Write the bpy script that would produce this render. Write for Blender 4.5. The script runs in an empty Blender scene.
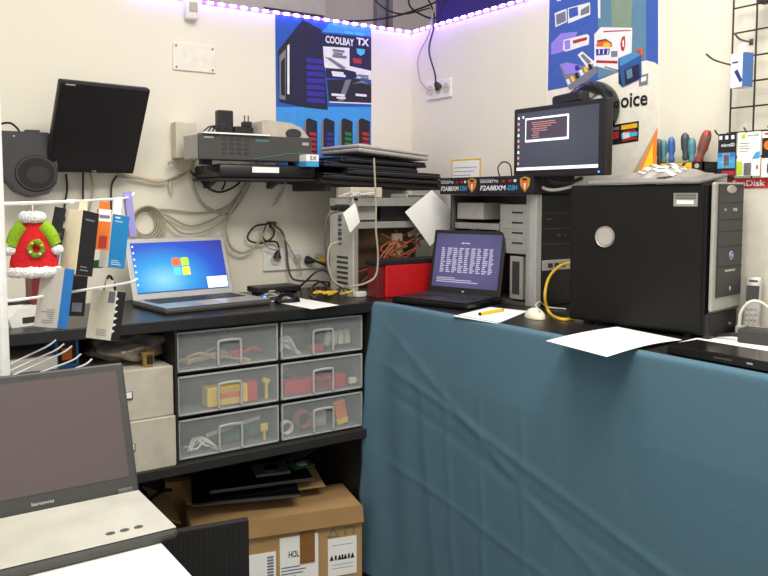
import bpy, bmesh, math, random
from mathutils import Vector, Matrix, Euler
random.seed(7)
SC = bpy.context.scene
COL = SC.collection
PI = math.pi
rad = math.radians

# ------------------------------------------------------------------ materials
def lin(c):
    return tuple((x/12.92 if x <= .04045 else ((x+.055)/1.055)**2.4) for x in (c[0]/255, c[1]/255, c[2]/255)) + (1,)
_M = {}
def mat(name, c=(128, 128, 128), rough=.55, metal=0, emit=None, es=0, var=.06, scale=30, bump=0, trans=0, alpha=None, spec=.5):
    if name in _M: return _M[name]
    m = bpy.data.materials.new(name); m.use_nodes = True
    nt = m.node_tree; b = nt.nodes['Principled BSDF']
    b.inputs['Roughness'].default_value = rough; b.inputs['Metallic'].default_value = metal
    b.inputs['Specular IOR Level'].default_value = spec
    col = lin(c)
    tc = nt.nodes.new('ShaderNodeTexCoord')
    nz = nt.nodes.new('ShaderNodeTexNoise'); nz.inputs['Scale'].default_value = scale; nz.inputs['Detail'].default_value = 4
    nt.links.new(tc.outputs['Object'], nz.inputs['Vector'])
    rp = nt.nodes.new('ShaderNodeValToRGB')
    rp.color_ramp.elements[0].position = .3; rp.color_ramp.elements[1].position = .7
    rp.color_ramp.elements[0].color = tuple(max(0, x*(1-var)) for x in col[:3]) + (1,)
    rp.color_ramp.elements[1].color = tuple(min(1, x*(1+var)) for x in col[:3]) + (1,)
    nt.links.new(nz.outputs['Fac'], rp.inputs['Fac'])
    nt.links.new(rp.outputs['Color'], b.inputs['Base Color'])
    if bump:
        bp = nt.nodes.new('ShaderNodeBump'); bp.inputs['Strength'].default_value = bump; bp.inputs['Distance'].default_value = .01
        nt.links.new(nz.outputs['Fac'], bp.inputs['Height']); nt.links.new(bp.outputs['Normal'], b.inputs['Normal'])
    if emit:
        b.inputs['Emission Color'].default_value = lin(emit); b.inputs['Emission Strength'].default_value = es
    if trans: b.inputs['Transmission Weight'].default_value = trans
    if alpha is not None:
        tr = nt.nodes.new('ShaderNodeBsdfTransparent'); mx = nt.nodes.new('ShaderNodeMixShader')
        mx.inputs[0].default_value = alpha
        out = nt.nodes['Material Output']
        nt.links.new(tr.outputs[0], mx.inputs[1]); nt.links.new(b.outputs[0], mx.inputs[2]); nt.links.new(mx.outputs[0], out.inputs['Surface'])
    _M[name] = m
    return m
def screen_mat(name, stops, center, sc, es):
    """a lit display: radial colour picture over the panel's generated coordinates"""
    m = bpy.data.materials.new(name); m.use_nodes = True
    nt = m.node_tree; b = nt.nodes['Principled BSDF']
    b.inputs['Base Color'].default_value = (.01, .01, .012, 1); b.inputs['Roughness'].default_value = .35
    tc = nt.nodes.new('ShaderNodeTexCoord'); mp = nt.nodes.new('ShaderNodeMapping'); mp.vector_type = 'TEXTURE'
    mp.inputs['Location'].default_value = (center[0], 0, center[1]); mp.inputs['Scale'].default_value = (sc[0], 1e6, sc[1])
    g = nt.nodes.new('ShaderNodeVectorMath'); g.operation = 'LENGTH'
    rp = nt.nodes.new('ShaderNodeValToRGB')
    e = rp.color_ramp.elements
    while len(e) < len(stops): e.new(.5)
    for i, (p, c) in enumerate(stops): e[i].position = p; e[i].color = lin(c)
    nt.links.new(tc.outputs['Generated'], mp.inputs['Vector']); nt.links.new(mp.outputs[0], g.inputs[0])
    nt.links.new(g.outputs['Value'], rp.inputs['Fac']); nt.links.new(rp.outputs['Color'], b.inputs['Emission Color'])
    b.inputs['Emission Strength'].default_value = es
    return m

WALL = mat('painted_plaster', (230, 224, 208), .9, var=.015, scale=3, bump=.03)
UPPER = mat('grey_plaster', (216, 208, 212), .9, var=.04, scale=3)
FLOORM = mat('dark_floor', (70, 66, 62), .6, var=.1, scale=8)
CEIL = mat('ceiling_paint', (205, 200, 192), .9)
BLKWOOD = mat('black_laminate', (30, 28, 28), .34, var=.15, scale=14)
BLKWOOD2 = mat('black_board', (36, 33, 31), .6, var=.15, scale=14)
BLK = mat('black_plastic', (24, 24, 26), .42, var=.05)
BLKM = mat('matte_black', (22, 21, 22), .7, var=.08)
BLKG = mat('gloss_black', (14, 14, 16), .18)
CHAR = mat('charcoal_plastic', (52, 51, 52), .5)
CHAR2 = mat('dark_grey_plastic', (72, 71, 70), .5)
DKSCR = mat('dark_screen', (36, 30, 31), .3)
LENSCR = mat('matte_dark_screen', (84, 72, 72), .42, var=.02)
SILV = mat('silver_plastic', (190, 188, 184), .38, metal=.35)
STEEL = mat('steel_sheet', (168, 167, 160), .45, metal=.35)
STEELD = mat('dark_steel', (92, 91, 88), .5, metal=.4)
CHROME = mat('chrome', (200, 200, 200), .2, metal=1)
LGREY = mat('light_grey_plastic', (176, 172, 164), .55)
BEIGE = mat('beige_plastic', (202, 194, 176), .55)
WHITE = mat('white_plastic', (232, 230, 224), .45)
WIRE = mat('white_wire', (238, 238, 236), .4)
PAPER = mat('paper', (246, 245, 241), .85, var=.01)
PAPERG = mat('paper_print', (150, 150, 150), .85)
CREAM = mat('cream_card', (226, 214, 184), .7)
CABG = mat('grey_cable', (168, 161, 142), .55)
CABB = mat('black_cable', (32, 31, 31), .5)
CABW = mat('white_cable', (226, 222, 212), .5)
CABY = mat('yellow_cable', (232, 190, 48), .45)
CABT = mat('tan_cable', (190, 164, 116), .55)
CABR = mat('rust_cable', (150, 74, 40), .55)
RED = mat('red_box', (196, 22, 28), .5)
REDF = mat('red_felt', (205, 24, 34), .95, var=.12, scale=90, bump=.4)
GRNF = mat('green_felt', (138, 176, 26), .95, var=.12, scale=90, bump=.4)
DGRNF = mat('olive_felt', (122, 140, 32), .95, var=.2, scale=120, bump=.5)
FUR = mat('white_fleece', (244, 243, 240), .98, var=.05, scale=160, bump=.8)
YEL = mat('yellow_plastic', (240, 200, 24), .5)
ORANGE = mat('orange_card', (232, 120, 36), .6)
BLUE = mat('blue_card', (44, 118, 190), .5)
DBLUE = mat('dark_blue_card', (42, 58, 130), .5)
SKY = mat('light_blue_card', (70, 160, 220), .5)
LILAC = mat('lilac_card', (158, 150, 214), .5)
GREEN = mat('green_board', (52, 104, 62), .5)
TEAL = mat('teal_handle', (84, 140, 152), .4)
BLUEH = mat('blue_handle', (56, 104, 170), .35)
REDH = mat('red_handle', (160, 40, 42), .35)
CARD = mat('brown_cardboard', (178, 142, 94), .85, var=.08, scale=9)
CARDI = mat('dark_cardboard', (154, 120, 78), .9, var=.08, scale=9)
TAPE = mat('brown_tape', (140, 98, 52), .3)
CLOTH = mat('teal_cotton', (80, 113, 130), .95, var=.05, scale=140, bump=.06)
FROST = mat('frosted_plastic', (226, 231, 231), .4, alpha=.155, var=.02)
FROSTE = mat('frosted_plastic_edge', (206, 210, 210), .35, alpha=.6, var=.02)
BAG = mat('clear_bag', (196, 190, 184), .18, alpha=.5, var=.1, bump=.5)
BAGG = mat('silver_bag', (150, 142, 134), .22, metal=.4, var=.3, scale=25, bump=1)
WOODG = mat('pale_grain_card', (196, 188, 172), .75, var=.1, scale=16)
DECK = mat('silver_film', (188, 186, 175), .5, metal=.05, var=.1, scale=12)
GOLD = mat('gold_foil', (186, 156, 84), .35, metal=.6)
LBLUE = mat('tinted_display', (60, 60, 62), .4)

# ------------------------------------------------------------------ mesh helpers
class M:
    def __init__(s, *mats):
        s.bm = bmesh.new(); s.mats = list(mats); s.mi = 0
    def use(s, m):
        if m not in s.mats: s.mats.append(m)
        s.mi = s.mats.index(m); return s
    def _fin(s, f0):
        for f in s.bm.faces:
            if f not in f0: f.material_index = s.mi
    def _mark(s): return set(s.bm.faces)
    def box(s, c, d, bev=0, rot=None, seg=2):
        f0 = s._mark()
        g = bmesh.ops.create_cube(s.bm, size=1)
        vs = g['verts']
        for v in vs: v.co = Vector((v.co.x*d[0], v.co.y*d[1], v.co.z*d[2]))
        if bev:
            es = list({e for v in vs for e in v.link_edges})
            r = bmesh.ops.bevel(s.bm, geom=es, offset=min(bev, min(d)*.49), segments=seg, affect='EDGES', profile=.5)
            vs = list({v for f in s.bm.faces if f not in f0 for v in f.verts})
        mt = Matrix.Translation(c) @ (Euler(rot).to_matrix().to_4x4() if rot else Matrix())
        for v in vs: v.co = mt @ v.co
        s._fin(f0); return s
    def bx(s, x0, x1, y0, y1, z0, z1, bev=0):
        return s.box(((x0+x1)/2, (y0+y1)/2, (z0+z1)/2), (abs(x1-x0), abs(y1-y0), abs(z1-z0)), bev)
    def cyl(s, p0, p1, r0, r1=None, seg=16):
        r1 = r0 if r1 is None else r1
        p0, p1 = Vector(p0), Vector(p1); d = p1-p0
        f0 = s._mark()
        q = d.to_track_quat('Z', 'Y').to_matrix().to_4x4()
        bmesh.ops.create_cone(s.bm, cap_ends=True, segments=seg, radius1=r0, radius2=max(r1, 1e-5), depth=d.length, matrix=Matrix.Translation((p0+p1)/2) @ q)
        s._fin(f0); return s
    def sph(s, c, r, sc=(1, 1, 1), seg=14, rot=None):
        f0 = s._mark()
        mt = Matrix.Translation(c) @ (Euler(rot).to_matrix().to_4x4() if rot else Matrix()) @ Matrix.Diagonal((sc[0], sc[1], sc[2], 1))
        bmesh.ops.create_uvsphere(s.bm, u_segments=seg, v_segments=max(6, seg//2+2), radius=r, matrix=mt)
        s._fin(f0); return s
    def tube(s, pts, r, seg=6, sub=5, r1=None):
        P = [Vector(p) for p in pts]
        if len(P) > 2 and sub > 1:
            Q = []
            E = [P[0]*2-P[1]] + P + [P[-1]*2-P[-2]]
            for i in range(1, len(E)-2):
                a, b, c, d = E[i-1:i+3]
                for k in range(sub):
                    t = k/sub
                    Q.append(.5*((2*b)+(c-a)*t+(2*a-5*b+4*c-d)*t*t+(3*b-a-3*c+d)*t**3))
            Q.append(P[-1]); P = Q
        f0 = s._mark(); rings = []
        n = None
        for i, p in enumerate(P):
            t = (P[min(i+1, len(P)-1)]-P[max(i-1, 0)])
            t = t.normalized() if t.length > 1e-9 else Vector((0, 0, 1))
            if n is None: n = t.orthogonal().normalized()
            else:
                n = n-t*n.dot(t); n = n.normalized() if n.length > 1e-6 else t.orthogonal().normalized()
            b = t.cross(n)
            rr = r if r1 is None else r+(r1-r)*i/(len(P)-1)
            rings.append([s.bm.verts.new(p+(n*math.cos(2*PI*k/seg)+b*math.sin(2*PI*k/seg))*rr) for k in range(seg)])
        for a, b in zip(rings, rings[1:]):
            for k in range(seg): s.bm.faces.new((a[k], a[(k+1) % seg], b[(k+1) % seg], b[k]))
        s.bm.faces.new(rings[0][::-1]); s.bm.faces.new(rings[-1])
        s._fin(f0); return s
    def prism(s, poly, y0, y1):
        """polygon in local x,z extruded along y"""
        f0 = s._mark()
        a = [s.bm.verts.new((x, y0, z)) for x, z in poly]; b = [s.bm.verts.new((x, y1, z)) for x, z in poly]
        n = len(poly)
        s.bm.faces.new(a); s.bm.faces.new(b[::-1])
        for i in range(n): s.bm.faces.new((a[i], b[i], b[(i+1) % n], a[(i+1) % n]))
        s._fin(f0); return s
    def flat(s, poly, y):
        f0 = s._mark()
        s.bm.faces.new([s.bm.verts.new((x, y, z)) for x, z in poly]); s._fin(f0); return s
    def rect(s, x0, x1, z0, z1, y):
        return s.flat([(x0, z0), (x1, z0), (x1, z1), (x0, z1)], y)
    def lathe(s, prof, seg=24, c=(0, 0, 0), axis='Z', sc=(1, 1)):
        f0 = s._mark(); rings = []
        for r, h in prof:
            ring = []
            for k in range(seg):
                a = 2*PI*k/seg; u, w = r*math.cos(a)*sc[0], r*math.sin(a)*sc[1]
                p = (u, w, h) if axis == 'Z' else (u, h, w)
                ring.append(s.bm.verts.new(Vector(c)+Vector(p)))
            rings.append(ring)
        for a, b in zip(rings, rings[1:]):
            for k in range(seg): s.bm.faces.new((a[k], a[(k+1) % seg], b[(k+1) % seg], b[k]))
        s.bm.faces.new(rings[0][::-1]); s.bm.faces.new(rings[-1])
        s._fin(f0); return s
    def torus(s, c, R, r, sc=(1, 1), seg=28, axis='Z'):
        pts = []
        for k in range(seg+1):
            a = 2*PI*k/seg; u, w = R*math.cos(a)*sc[0], R*math.sin(a)*sc[1]
            pts.append(Vector(c)+Vector((u, w, 0) if axis == 'Z' else (u, 0, w)))
        return s.tube(pts, r, seg=8, sub=1)
    def grid(s, fn, nu, nv, thick=0):
        f0 = s._mark()
        V = [[s.bm.verts.new(fn(i/nu, j/nv)) for j in range(nv+1)] for i in range(nu+1)]
        for i in range(nu):
            for j in range(nv): s.bm.faces.new((V[i][j], V[i+1][j], V[i+1][j+1], V[i][j+1]))
        s.bm.normal_update()
        if thick: bmesh.ops.solidify(s.bm, geom=[f for f in s.bm.faces if f not in f0], thickness=thick)
        s._fin(f0); return s
    def build(s, name, mt=None, parent=None, smooth=False, loc=None, rot=None):
        me = bpy.data.meshes.new(name)
        bmesh.ops.recalc_face_normals(s.bm, faces=s.bm.faces[:])
        if smooth:
            for f in s.bm.faces: f.smooth = True
        s.bm.to_mesh(me); s.bm.free()
        ms = s.mats or [mt]
        if mt and s.mats and mt not in s.mats: ms = s.mats
        for m in ms: me.materials.append(m)
        o = bpy.data.objects.new(name, me); COL.objects.link(o)
        if parent: o.parent = parent
        if loc is not None: o.location = loc
        if rot is not None: o.rotation_euler = rot if hasattr(rot, '__len__') else (0, 0, rot)
        if smooth == 'auto' or smooth:
            try:
                me.set_sharp_from_angle(angle=rad(40))
            except Exception: pass
        return o
def tag(o, label, cat, group=None, kind=None):
    o['label'] = label; o['category'] = cat
    if group: o['group'] = group
    if kind: o['kind'] = kind
    return o
def thing(name, label, cat, loc=(0, 0, 0), rot=0, group=None):
    o = bpy.data.objects.new(name, None); COL.objects.link(o); o.empty_display_size = .05
    o.location = loc; o.rotation_euler = rot if hasattr(rot, '__len__') else (0, 0, rot)
    return tag(o, label, cat, group)
def solo(name, label, cat, m, mt=None, loc=(0, 0, 0), rot=0, group=None, smooth=False):
    return tag(m.build(name, mt, None, smooth, loc, rot), label, cat, group)
def struct(name, m, mt):
    o = m.build(name, mt); o['kind'] = 'structure'; return o
def text(s, parent, mt, x0, x1, z0, z1, y, off=0, slant=0, name='lettering', flatz=False):
    cu = bpy.data.curves.new(name, 'FONT'); cu.body = s; cu.size = 1; cu.offset = off; cu.resolution_u = 3; cu.shear = slant
    ob = bpy.data.objects.new(name, cu); COL.objects.link(ob)
    dg = bpy.context.evaluated_depsgraph_get(); dg.update()
    me = bpy.data.meshes.new_from_object(ob.evaluated_get(dg)); me.name = name
    bpy.data.objects.remove(ob); bpy.data.curves.remove(cu)
    xs = [v.co.x for v in me.vertices]; ys = [v.co.y for v in me.vertices]
    ax, bx_, ay, by = min(xs), max(xs), min(ys), max(ys)
    for v in me.vertices:
        u = x0+(v.co.x-ax)/(bx_-ax)*(x1-x0); w = z0+(v.co.y-ay)/(by-ay)*(z1-z0)
        v.co = (u, w, y) if flatz else (u, y, w)
    me.materials.clear(); me.materials.append(mt)
    o = bpy.data.objects.new(name, me); COL.objects.link(o); o.parent = parent
    return o
RW = -PI/2      # facing rotation for things set against the right wall

# ------------------------------------------------------------------ camera
CP = Vector((-2.405, -3.28, 1.57)); FPX = 794.0; PCX, PCY, HOR = 384.0, 258.0, 198.0
A = rad(55.7); PT = math.atan((PCY-HOR)/FPX)
Rv = Vector((math.sin(A), -math.cos(A), 0))
Fw = Vector((math.cos(A)*math.cos(PT), math.sin(A)*math.cos(PT), -math.sin(PT)))
Up = Vector((math.cos(A)*math.sin(PT), math.sin(A)*math.sin(PT), math.cos(PT)))
cam = bpy.data.cameras.new('camera'); co = bpy.data.objects.new('camera', cam); COL.objects.link(co)
cam.sensor_width = 36; cam.sensor_fit = 'HORIZONTAL'; cam.lens = FPX/768*36; cam.shift_y = (PCY-288)/768
cam.clip_start = .05
co.matrix_world = Matrix(((Rv.x, Up.x, -Fw.x, CP.x), (Rv.y, Up.y, -Fw.y, CP.y), (Rv.z, Up.z, -Fw.z, CP.z), (0, 0, 0, 1)))
SC.camera = co
def hit(u, v, ax, val):
    d = Fw+Rv*((u-PCX)/FPX)-Up*((v-PCY)/FPX)
    return CP+d*((val-CP[ax])/d[ax])
def hX(u, v, x=0.): return hit(u, v, 0, x)
def hY(u, v, y=0.): return hit(u, v, 1, y)
def hZ(u, v, z=1.15): return hit(u, v, 2, z)
def hD(u, v, dep): return CP+(Fw+Rv*((u-PCX)/FPX)-Up*((v-PCY)/FPX))*dep
def chain(fn, uvs, k=None):
    return [fn(u, v, k) for u, v in uvs]

BZ = 1.15     # worktop height
LT = 2.405    # top of the lower walls, where the light strip runs

# ------------------------------------------------------------------ setting
struct('floor', M().bx(-5, .7, -5, .7, -.1, 0), FLOORM)
struct('wall_left', M().bx(-4.2, .7, 0, .7, 0, LT), WALL)
struct('wall_right', M().bx(0, .7, -4.2, 0, 0, LT), WALL)
struct('wall_upper_left', M().bx(-4.2, .8, .7, .8, 0, 3.4), UPPER)
struct('wall_upper_right', M().bx(.7, .8, -4.2, .7, 0, 3.4), UPPER)
struct('ceiling', M().bx(-5, .8, -5, .8, 3.4, 3.5), CEIL)

# ---- light strip along the top of both walls
ls = thing('light_strip', 'purple glowing strip of small lamps along the top of both walls', 'light strip', (0, 0, LT))
STRIP = mat('strip_tape', (150, 120, 220), .5, emit=(130, 80, 255), es=1.2)
LED = mat('purple_lamp', (230, 210, 255), .4, emit=(132, 104, 255), es=70)
LEDP = mat('pink_lamp', (255, 220, 240), .4, emit=(172, 104, 255), es=70)
m = M(); m.bx(-2.0, -.004, -.006, -.001, -.012, 0); m.bx(-.006, -.001, -1.0, -.004, -.012, 0); m.build('tape', STRIP, ls)
k = 0
x = -.03
while x > -1.4:
    M().box((x, -.0095, -.006), (.026, .006, .011), .002).build('lamp', LEDP if k % 4 == 2 else LED, ls); x -= .052; k += 1
y = -.05
while y > -.98:
    M().box((-.0095, y, -.006), (.006, .026, .011), .002).build('lamp', LEDP if k % 5 == 2 else LED, ls); y -= .052; k += 1

# ---- stuff stored on the ledge above the walls
o = thing('duct_panel', 'long pale grey trunking on the ledge above the blue case poster', 'trunking', (-.78, .3, LT))
M().bx(-.6, .42, -.08, .1, 0, .3, .01).build('housing', LGREY, o)
M().bx(.07, .4, -.084, -.079, .045, .07).build('groove', CHAR, o)
o = thing('storage_box', 'dark indigo box on the ledge above the right wall', 'box', (.16, hX(486, 2, .16).y, LT), RW)
M().bx(-.26, .3, -.1, .1, 0, .26, .006).build('body', mat('indigo_card', (44, 34, 92), .6), o)
M().bx(-.265, .305, -.104, .104, .2, .265, .006).build('lid', mat('indigo_lid', (38, 30, 80), .6), o)
o = thing('wall_hub', 'grey wall bracket with a hanging rod on the ledge in the corner', 'bracket', (-.05, .16, LT))
M().bx(-.05, .05, .0, .04, 0, .22, .004).build('plate', mat('bracket_grey', (128, 124, 126), .6), o)
M().cyl((0, -.02, 0), (0, -.02, .3), .006).build('rod', CHAR, o)
def cable(label, pts, r, mt, group=None, name='cable', cat='cable'):
    return solo(name, label, cat, M().tube(pts, r), mt, group=group, smooth=True)
cable('thin black cable sagging along the ledge over the poster and the corner', chain(hY, [(318, 18), (340, 21), (372, 20), (400, 15), (436, 2), (460, -14)], .06), .005, CABB)
cable('black cable hooping down over the ledge in the corner', chain(hX, [(412, -14), (409, 4), (420, 14), (436, 18), (446, 2), (452, -12)], .06), .005, CABB)
cable('black cable crossing the ledge diagonally towards the corner', chain(hX, [(432, -10), (450, 10), (470, 18), (500, 2)], .09), .005, CABB)
cable('thin dark cable slanting down over the ledge left of the corner', chain(hY, [(366, -10), (384, 8), (404, 14), (430, 8)], .09), .004, CABB)

# ---- left wall fittings
o = thing('blank_cover_plate', 'blank white cover plate screwed high on the left wall', 'cover plate', (-1.143, 0, 2.105))
M().bx(-.094, .094, -.008, 0, 0, .113, .002).build('plate', mat('plate_paint', (232, 226, 214), .6), o)
for sx in (-.08, .08):
    for sz in (.012, .1): M().cyl((sx, -.0105, sz), (sx, -.007, sz), .004).build('screw', STEELD, o)
p = hY(190, 21)
o = thing('alarm_sensor', 'small white alarm sensor on the left wall under the light strip', 'sensor', (p.x, 0, p.z))
M().bx(-.027, .027, -.04, 0, 0, .095, .012).build('case', WHITE, o, True)
M().bx(-.018, .018, -.044, -.038, .03, .07, .006).build('lens', LGREY, o)

# ---- posters
def poly(m, mt, pts, y): m.use(mt).flat(pts, y)
NAVY = mat('ink_navy', (24, 24, 62), .5); INKB = mat('ink_blue', (32, 84, 178), .5); INKS = mat('ink_sky', (60, 150, 226), .5)
INKD = mat('ink_dark', (26, 26, 40), .5); INKI = mat('ink_indigo', (48, 40, 150), .5); INKW = mat('ink_white', (232, 232, 238), .5)
INKG = mat('ink_grey', (120, 122, 136), .5); INKR = mat('ink_red', (180, 40, 44), .5); INKGR = mat('ink_green', (30, 120, 60), .5)
INKK = mat('ink_black', (20, 20, 22), .5); INKY = mat('ink_yellow', (240, 190, 40), .5); INKO = mat('ink_orange', (226, 100, 40), .5)
INKB2 = mat('ink_royal', (58, 92, 178), .5); INKT = mat('ink_teal', (92, 132, 160), .5); INKOL = mat('ink_olive', (128, 148, 130), .5)
INKC = mat('ink_cyan', (80, 190, 230), .5); INKL = mat('ink_lilac', (150, 130, 230), .5)
W, H = .515, .76
px0, pz0 = -.76, LT-.012-H
o = thing('poster', 'blue poster of a black computer case on the left wall', 'poster', (px0, -.001, pz0))
M().bx(0, W, -.0015, 0, 0, H).build('sheet', INKB, o)
m = M()
def PL(mt, pts, y):
    q = [hY(u, v) for u, v in pts]; m.use(mt).flat([(min(W, max(0, p.x-px0)), min(H, max(0, p.z-pz0))) for p in q], y)
def LR(u0, u1, v0, v1):
    a, b = hY(u0, v1), hY(u1, v0); return a.x-px0, b.x-px0, a.z-pz0, b.z-pz0
PL(INKS, [(275, 107), (371, 107), (371, 170), (275, 170)], -.002)
PL(INKS, [(330, 22), (371, 28), (371, 36), (322, 32)], -.0018)
PL(INKD, [(277.5, 51), (302.5, 19.5), (321, 30), (327.5, 110), (304, 107.5), (279, 102)], -.0025)
PL(INKG, [(279, 56), (279, 99), (285, 100), (285.5, 49)], -.003)
PL(INKK, [(280.5, 62), (280.5, 95), (284.5, 96), (284.5, 57)], -.0033)
PL(INKW, [(286.8, 46), (286.8, 94), (289, 94.5), (289, 44)], -.0035)
PL(NAVY, [(291, 36), (303, 22), (305, 106), (292, 103)], -.003)
PL(NAVY, [(305, 24), (320, 32), (326, 108), (306, 106)], -.0029)
for k in range(7):
    PL(INKI, [(305.6+.1*k, 58+6.6*k), (323+.25*k, 59.5+6.6*k), (323.2+.25*k, 64+6.6*k), (305.7+.1*k, 62.5+6.6*k)], -.0034)
PL(NAVY, [(321, 33.5), (371, 38), (371, 50.5), (322.5, 46.5)], -.0025)
PL(INKW, [(322.5, 46.5), (349, 48), (349, 69), (324, 67)], -.003)
PL(NAVY, [(349, 48), (371, 50), (371, 71), (349, 66)], -.003)
PL(INKR, [(352, 58), (361, 59), (361, 64), (353, 63)], -.0034)
PL(INKC, [(356, 48.5), (364.5, 49.5), (364, 54), (360, 56), (356.5, 53)], -.0034)
PL(INKW, [(324, 57), (349, 63), (371, 71), (371, 80), (340, 76), (325, 70)], -.0028)
PL(INKG, [(324, 57), (330, 58), (346, 68), (342, 70)], -.0034)
PL(NAVY, [(325, 68), (345, 69.5), (355, 72), (357, 77), (352, 79), (326, 78)], -.0036)
PL(INKD, [(326.5, 80), (357, 79), (371, 84), (371, 103), (329, 101)], -.003)
PL(INKG, [(345, 80), (351, 79.5), (343, 101), (338, 101)], -.0034)
PL(INKG, [(352, 84), (362, 80.5), (370, 85), (360, 83)], -.0034)
PL(INKW, [(329, 101.5), (371, 103.2), (371, 104.4), (329, 102.7)], -.0034)
for k, c in enumerate((INKR, INKI, INKGR, INKR)):
    u = (303.2, 320.5, 338.6, 356)[k]
    PL(INKG, [(u, 124), (u+3, 119), (u+3, 156), (u, 156)], -.0025)
    PL(INKD, [(u+2.5, 120), (u+5, 118), (u+13.6, 121.5), (u+13.6, 156), (u+2.5, 156)], -.0028)
    for r in range(5): PL(c, [(u+6, 132+5*r), (u+12.6, 133+5*r), (u+12.6, 136+5*r), (u+6, 135+5*r)], -.0032)
m.build('print', None, o)
def LT_(sx, u0, u1, v0, v1, mt, off=.02):
    a, b, c, d = LR(u0, u1, v0, v1); text(sx, o, mt, a, b, c, d, -.004, off)
LT_('COOLBAY', 325, 353.5, 39.2, 43, INKW, .03); LT_('TX', 356, 368.5, 39.2, 45, INKW, .04)
LT_('Cooling', 328, 342, 29.8, 33, INKC, 0)
def bars(mt, spans):
    q = M()
    for u0, u1, v0, v1 in spans:
        a, b, c, d = LR(u0, u1, v0, v1); q.rect(a, b, c, d, -.0042)
    q.build('small_print', mt, o)
bars(INKC, [(343.5, 353, 32.2, 33.8), (354.5, 364, 33.4, 35)])
bars(INKG, [(332, 344, 50.6, 51.6), (333, 342, 53.4, 54.4), (332, 346, 56.2, 57.4)])
bars(INKW, [(331, 343, 72.4, 73.6), (332, 345, 75, 76.2), (331, 344, 94.4, 95.8), (336, 345, 97.6, 98.6), (355, 366, 94.6, 96)])
bars(INKG, [(357, 368, 75.5, 76.6), (360, 368, 78, 79)])

W, H = .545, .80
pz0 = LT-.005-H; py0 = -.935
o = thing('poster', 'blue and white parts poster reading choice on the right wall', 'poster', (-.001, py0, pz0), RW)
M().bx(0, W, -.0015, 0, 0, H).build('sheet', mat('poster_white', (236, 231, 218), .5), o)
m = M()
def PR(mt, pts, y):
    """points are read on the 6x enlargement of the poster"""
    q = [hX(540+u/6, v/6) for u, v in pts]; m.use(mt).flat([(min(W, max(0, py0-p.y)), min(H, max(0, p.z-pz0))) for p in q], y)
PR(INKB2, [(60, -20), (712, -60), (712, 390), (690, 374), (640, 362), (560, 380), (480, 430), (330, 490), (50, 545)], -.002)
PR(INKT, [(352, -40), (640, -40), (640, 360), (560, 380), (480, 430), (352, 470)], -.0023)
PR(INKOL, [(430, -40), (560, -40), (540, 385), (440, 440)], -.0025)
PR(INKW, [(350, -40), (366, -40), (366, 110), (352, 110)], -.0026)
PR(INKW, [(92, 80), (162, 52), (166, 132), (96, 164)], -.0026); PR(INKG, [(100, 90), (156, 66), (160, 126), (104, 152)], -.0029)
PR(INKW, [(170, 50), (304, 14), (306, 88), (172, 142)], -.0026); PR(INKB2, [(176, 54), (230, 40), (234, 92), (180, 112)], -.0029); PR(INKG, [(250, 60), (300, 30), (300, 76), (246, 96)], -.0029)
PR(INKW, [(102, -10), (134, -14), (128, 6), (106, 8)], -.0026)
PR(INKW, [(146, 240), (286, 205), (300, 216), (296, 268), (160, 310), (140, 300)], -.0026)
PR(INKL, [(150, 246), (184, 238), (186, 294), (154, 300)], -.0029); PR(INKR, [(200, 244), (286, 222), (286, 240), (204, 264)], -.0029)
PR(INKL, [(70, 260), (130, 200), (230, 190), (180, 300), (70, 330)], -.0022)
PR(INKG, [(120, 392), (170, 372), (240, 400), (330, 372), (352, 432), (250, 520), (180, 540)], -.0028)
PR(INKW, [(230, 330), (258, 308), (330, 370), (290, 410)], -.0031); PR(INKG, [(246, 334), (262, 322), (312, 370), (292, 386)], -.0033)
PR(INKL, [(124, 386), (168, 376), (244, 390), (250, 430), (160, 450)], -.0031); PR(INKI, [(212, 396), (236, 390), (246, 418), (218, 426)], -.0034)
for k in range(7):
    PR((INKW, INKY, INKK)[k % 3], [(160+26*k, 480-18*k), (176+26*k, 470-18*k), (190+26*k, 500-18*k), (172+26*k, 512-18*k)], -.0034)
PR(INKW, [(330, 205), (370, 164), (558, 168), (552, 400), (470, 428), (330, 396)], -.003)
PR(INKG, [(390, 405), (470, 428), (552, 400), (552, 392), (470, 418), (392, 396)], -.0032)
PR(INKR, [(342, 362), (470, 366), (470, 382), (342, 378)], -.0034); PR(INKR, [(386, 186), (550, 180), (550, 186), (386, 194)], -.0034)
PR(INKO, [(340, 280), (350, 246), (400, 236), (436, 262), (438, 282)], -.0034); PR(INKK, [(346, 244), (400, 234), (436, 258), (432, 262), (400, 242), (348, 252)], -.0036); PR(INKY, [(386, 262), (410, 252), (428, 264), (424, 282), (384, 284)], -.0036)
PR(INKI, [(340, 296), (424, 292), (420, 328), (342, 334)], -.0034)
for k in range(3): PR(INKW, [(358+26*k, 298), (364+26*k, 298), (362+26*k, 326), (356+26*k, 326)], -.0036)
PR(INKG, [(430, 308), (470, 306), (470, 340), (432, 344)], -.0034)
PR(INKR, [(486, 262), (498, 222), (514, 216), (518, 270), (506, 310), (492, 302)], -.0034); PR(INKW, [(498, 250), (508, 236), (510, 276), (502, 286)], -.0036)
PR(NAVY, [(474, 350), (476, 500), (500, 524), (506, 380)], -.0036)
PR(mat('ink_deep_blue', (40, 84, 150), .5), [(476, 350), (610, 294), (616, 470), (500, 524), (484, 440)], -.0037)
PR(mat('ink_steel_blue', (70, 136, 196), .5), [(480, 350), (606, 294), (612, 330), (486, 400)], -.004)
PR(NAVY, [(512, 420), (600, 382), (604, 470), (516, 512)], -.004); PR(INKT, [(522, 424), (556, 408), (562, 462), (530, 476)], -.0043)
PR(INKO, [(570, 306), (622, 290), (626, 340)], -.004)
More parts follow.
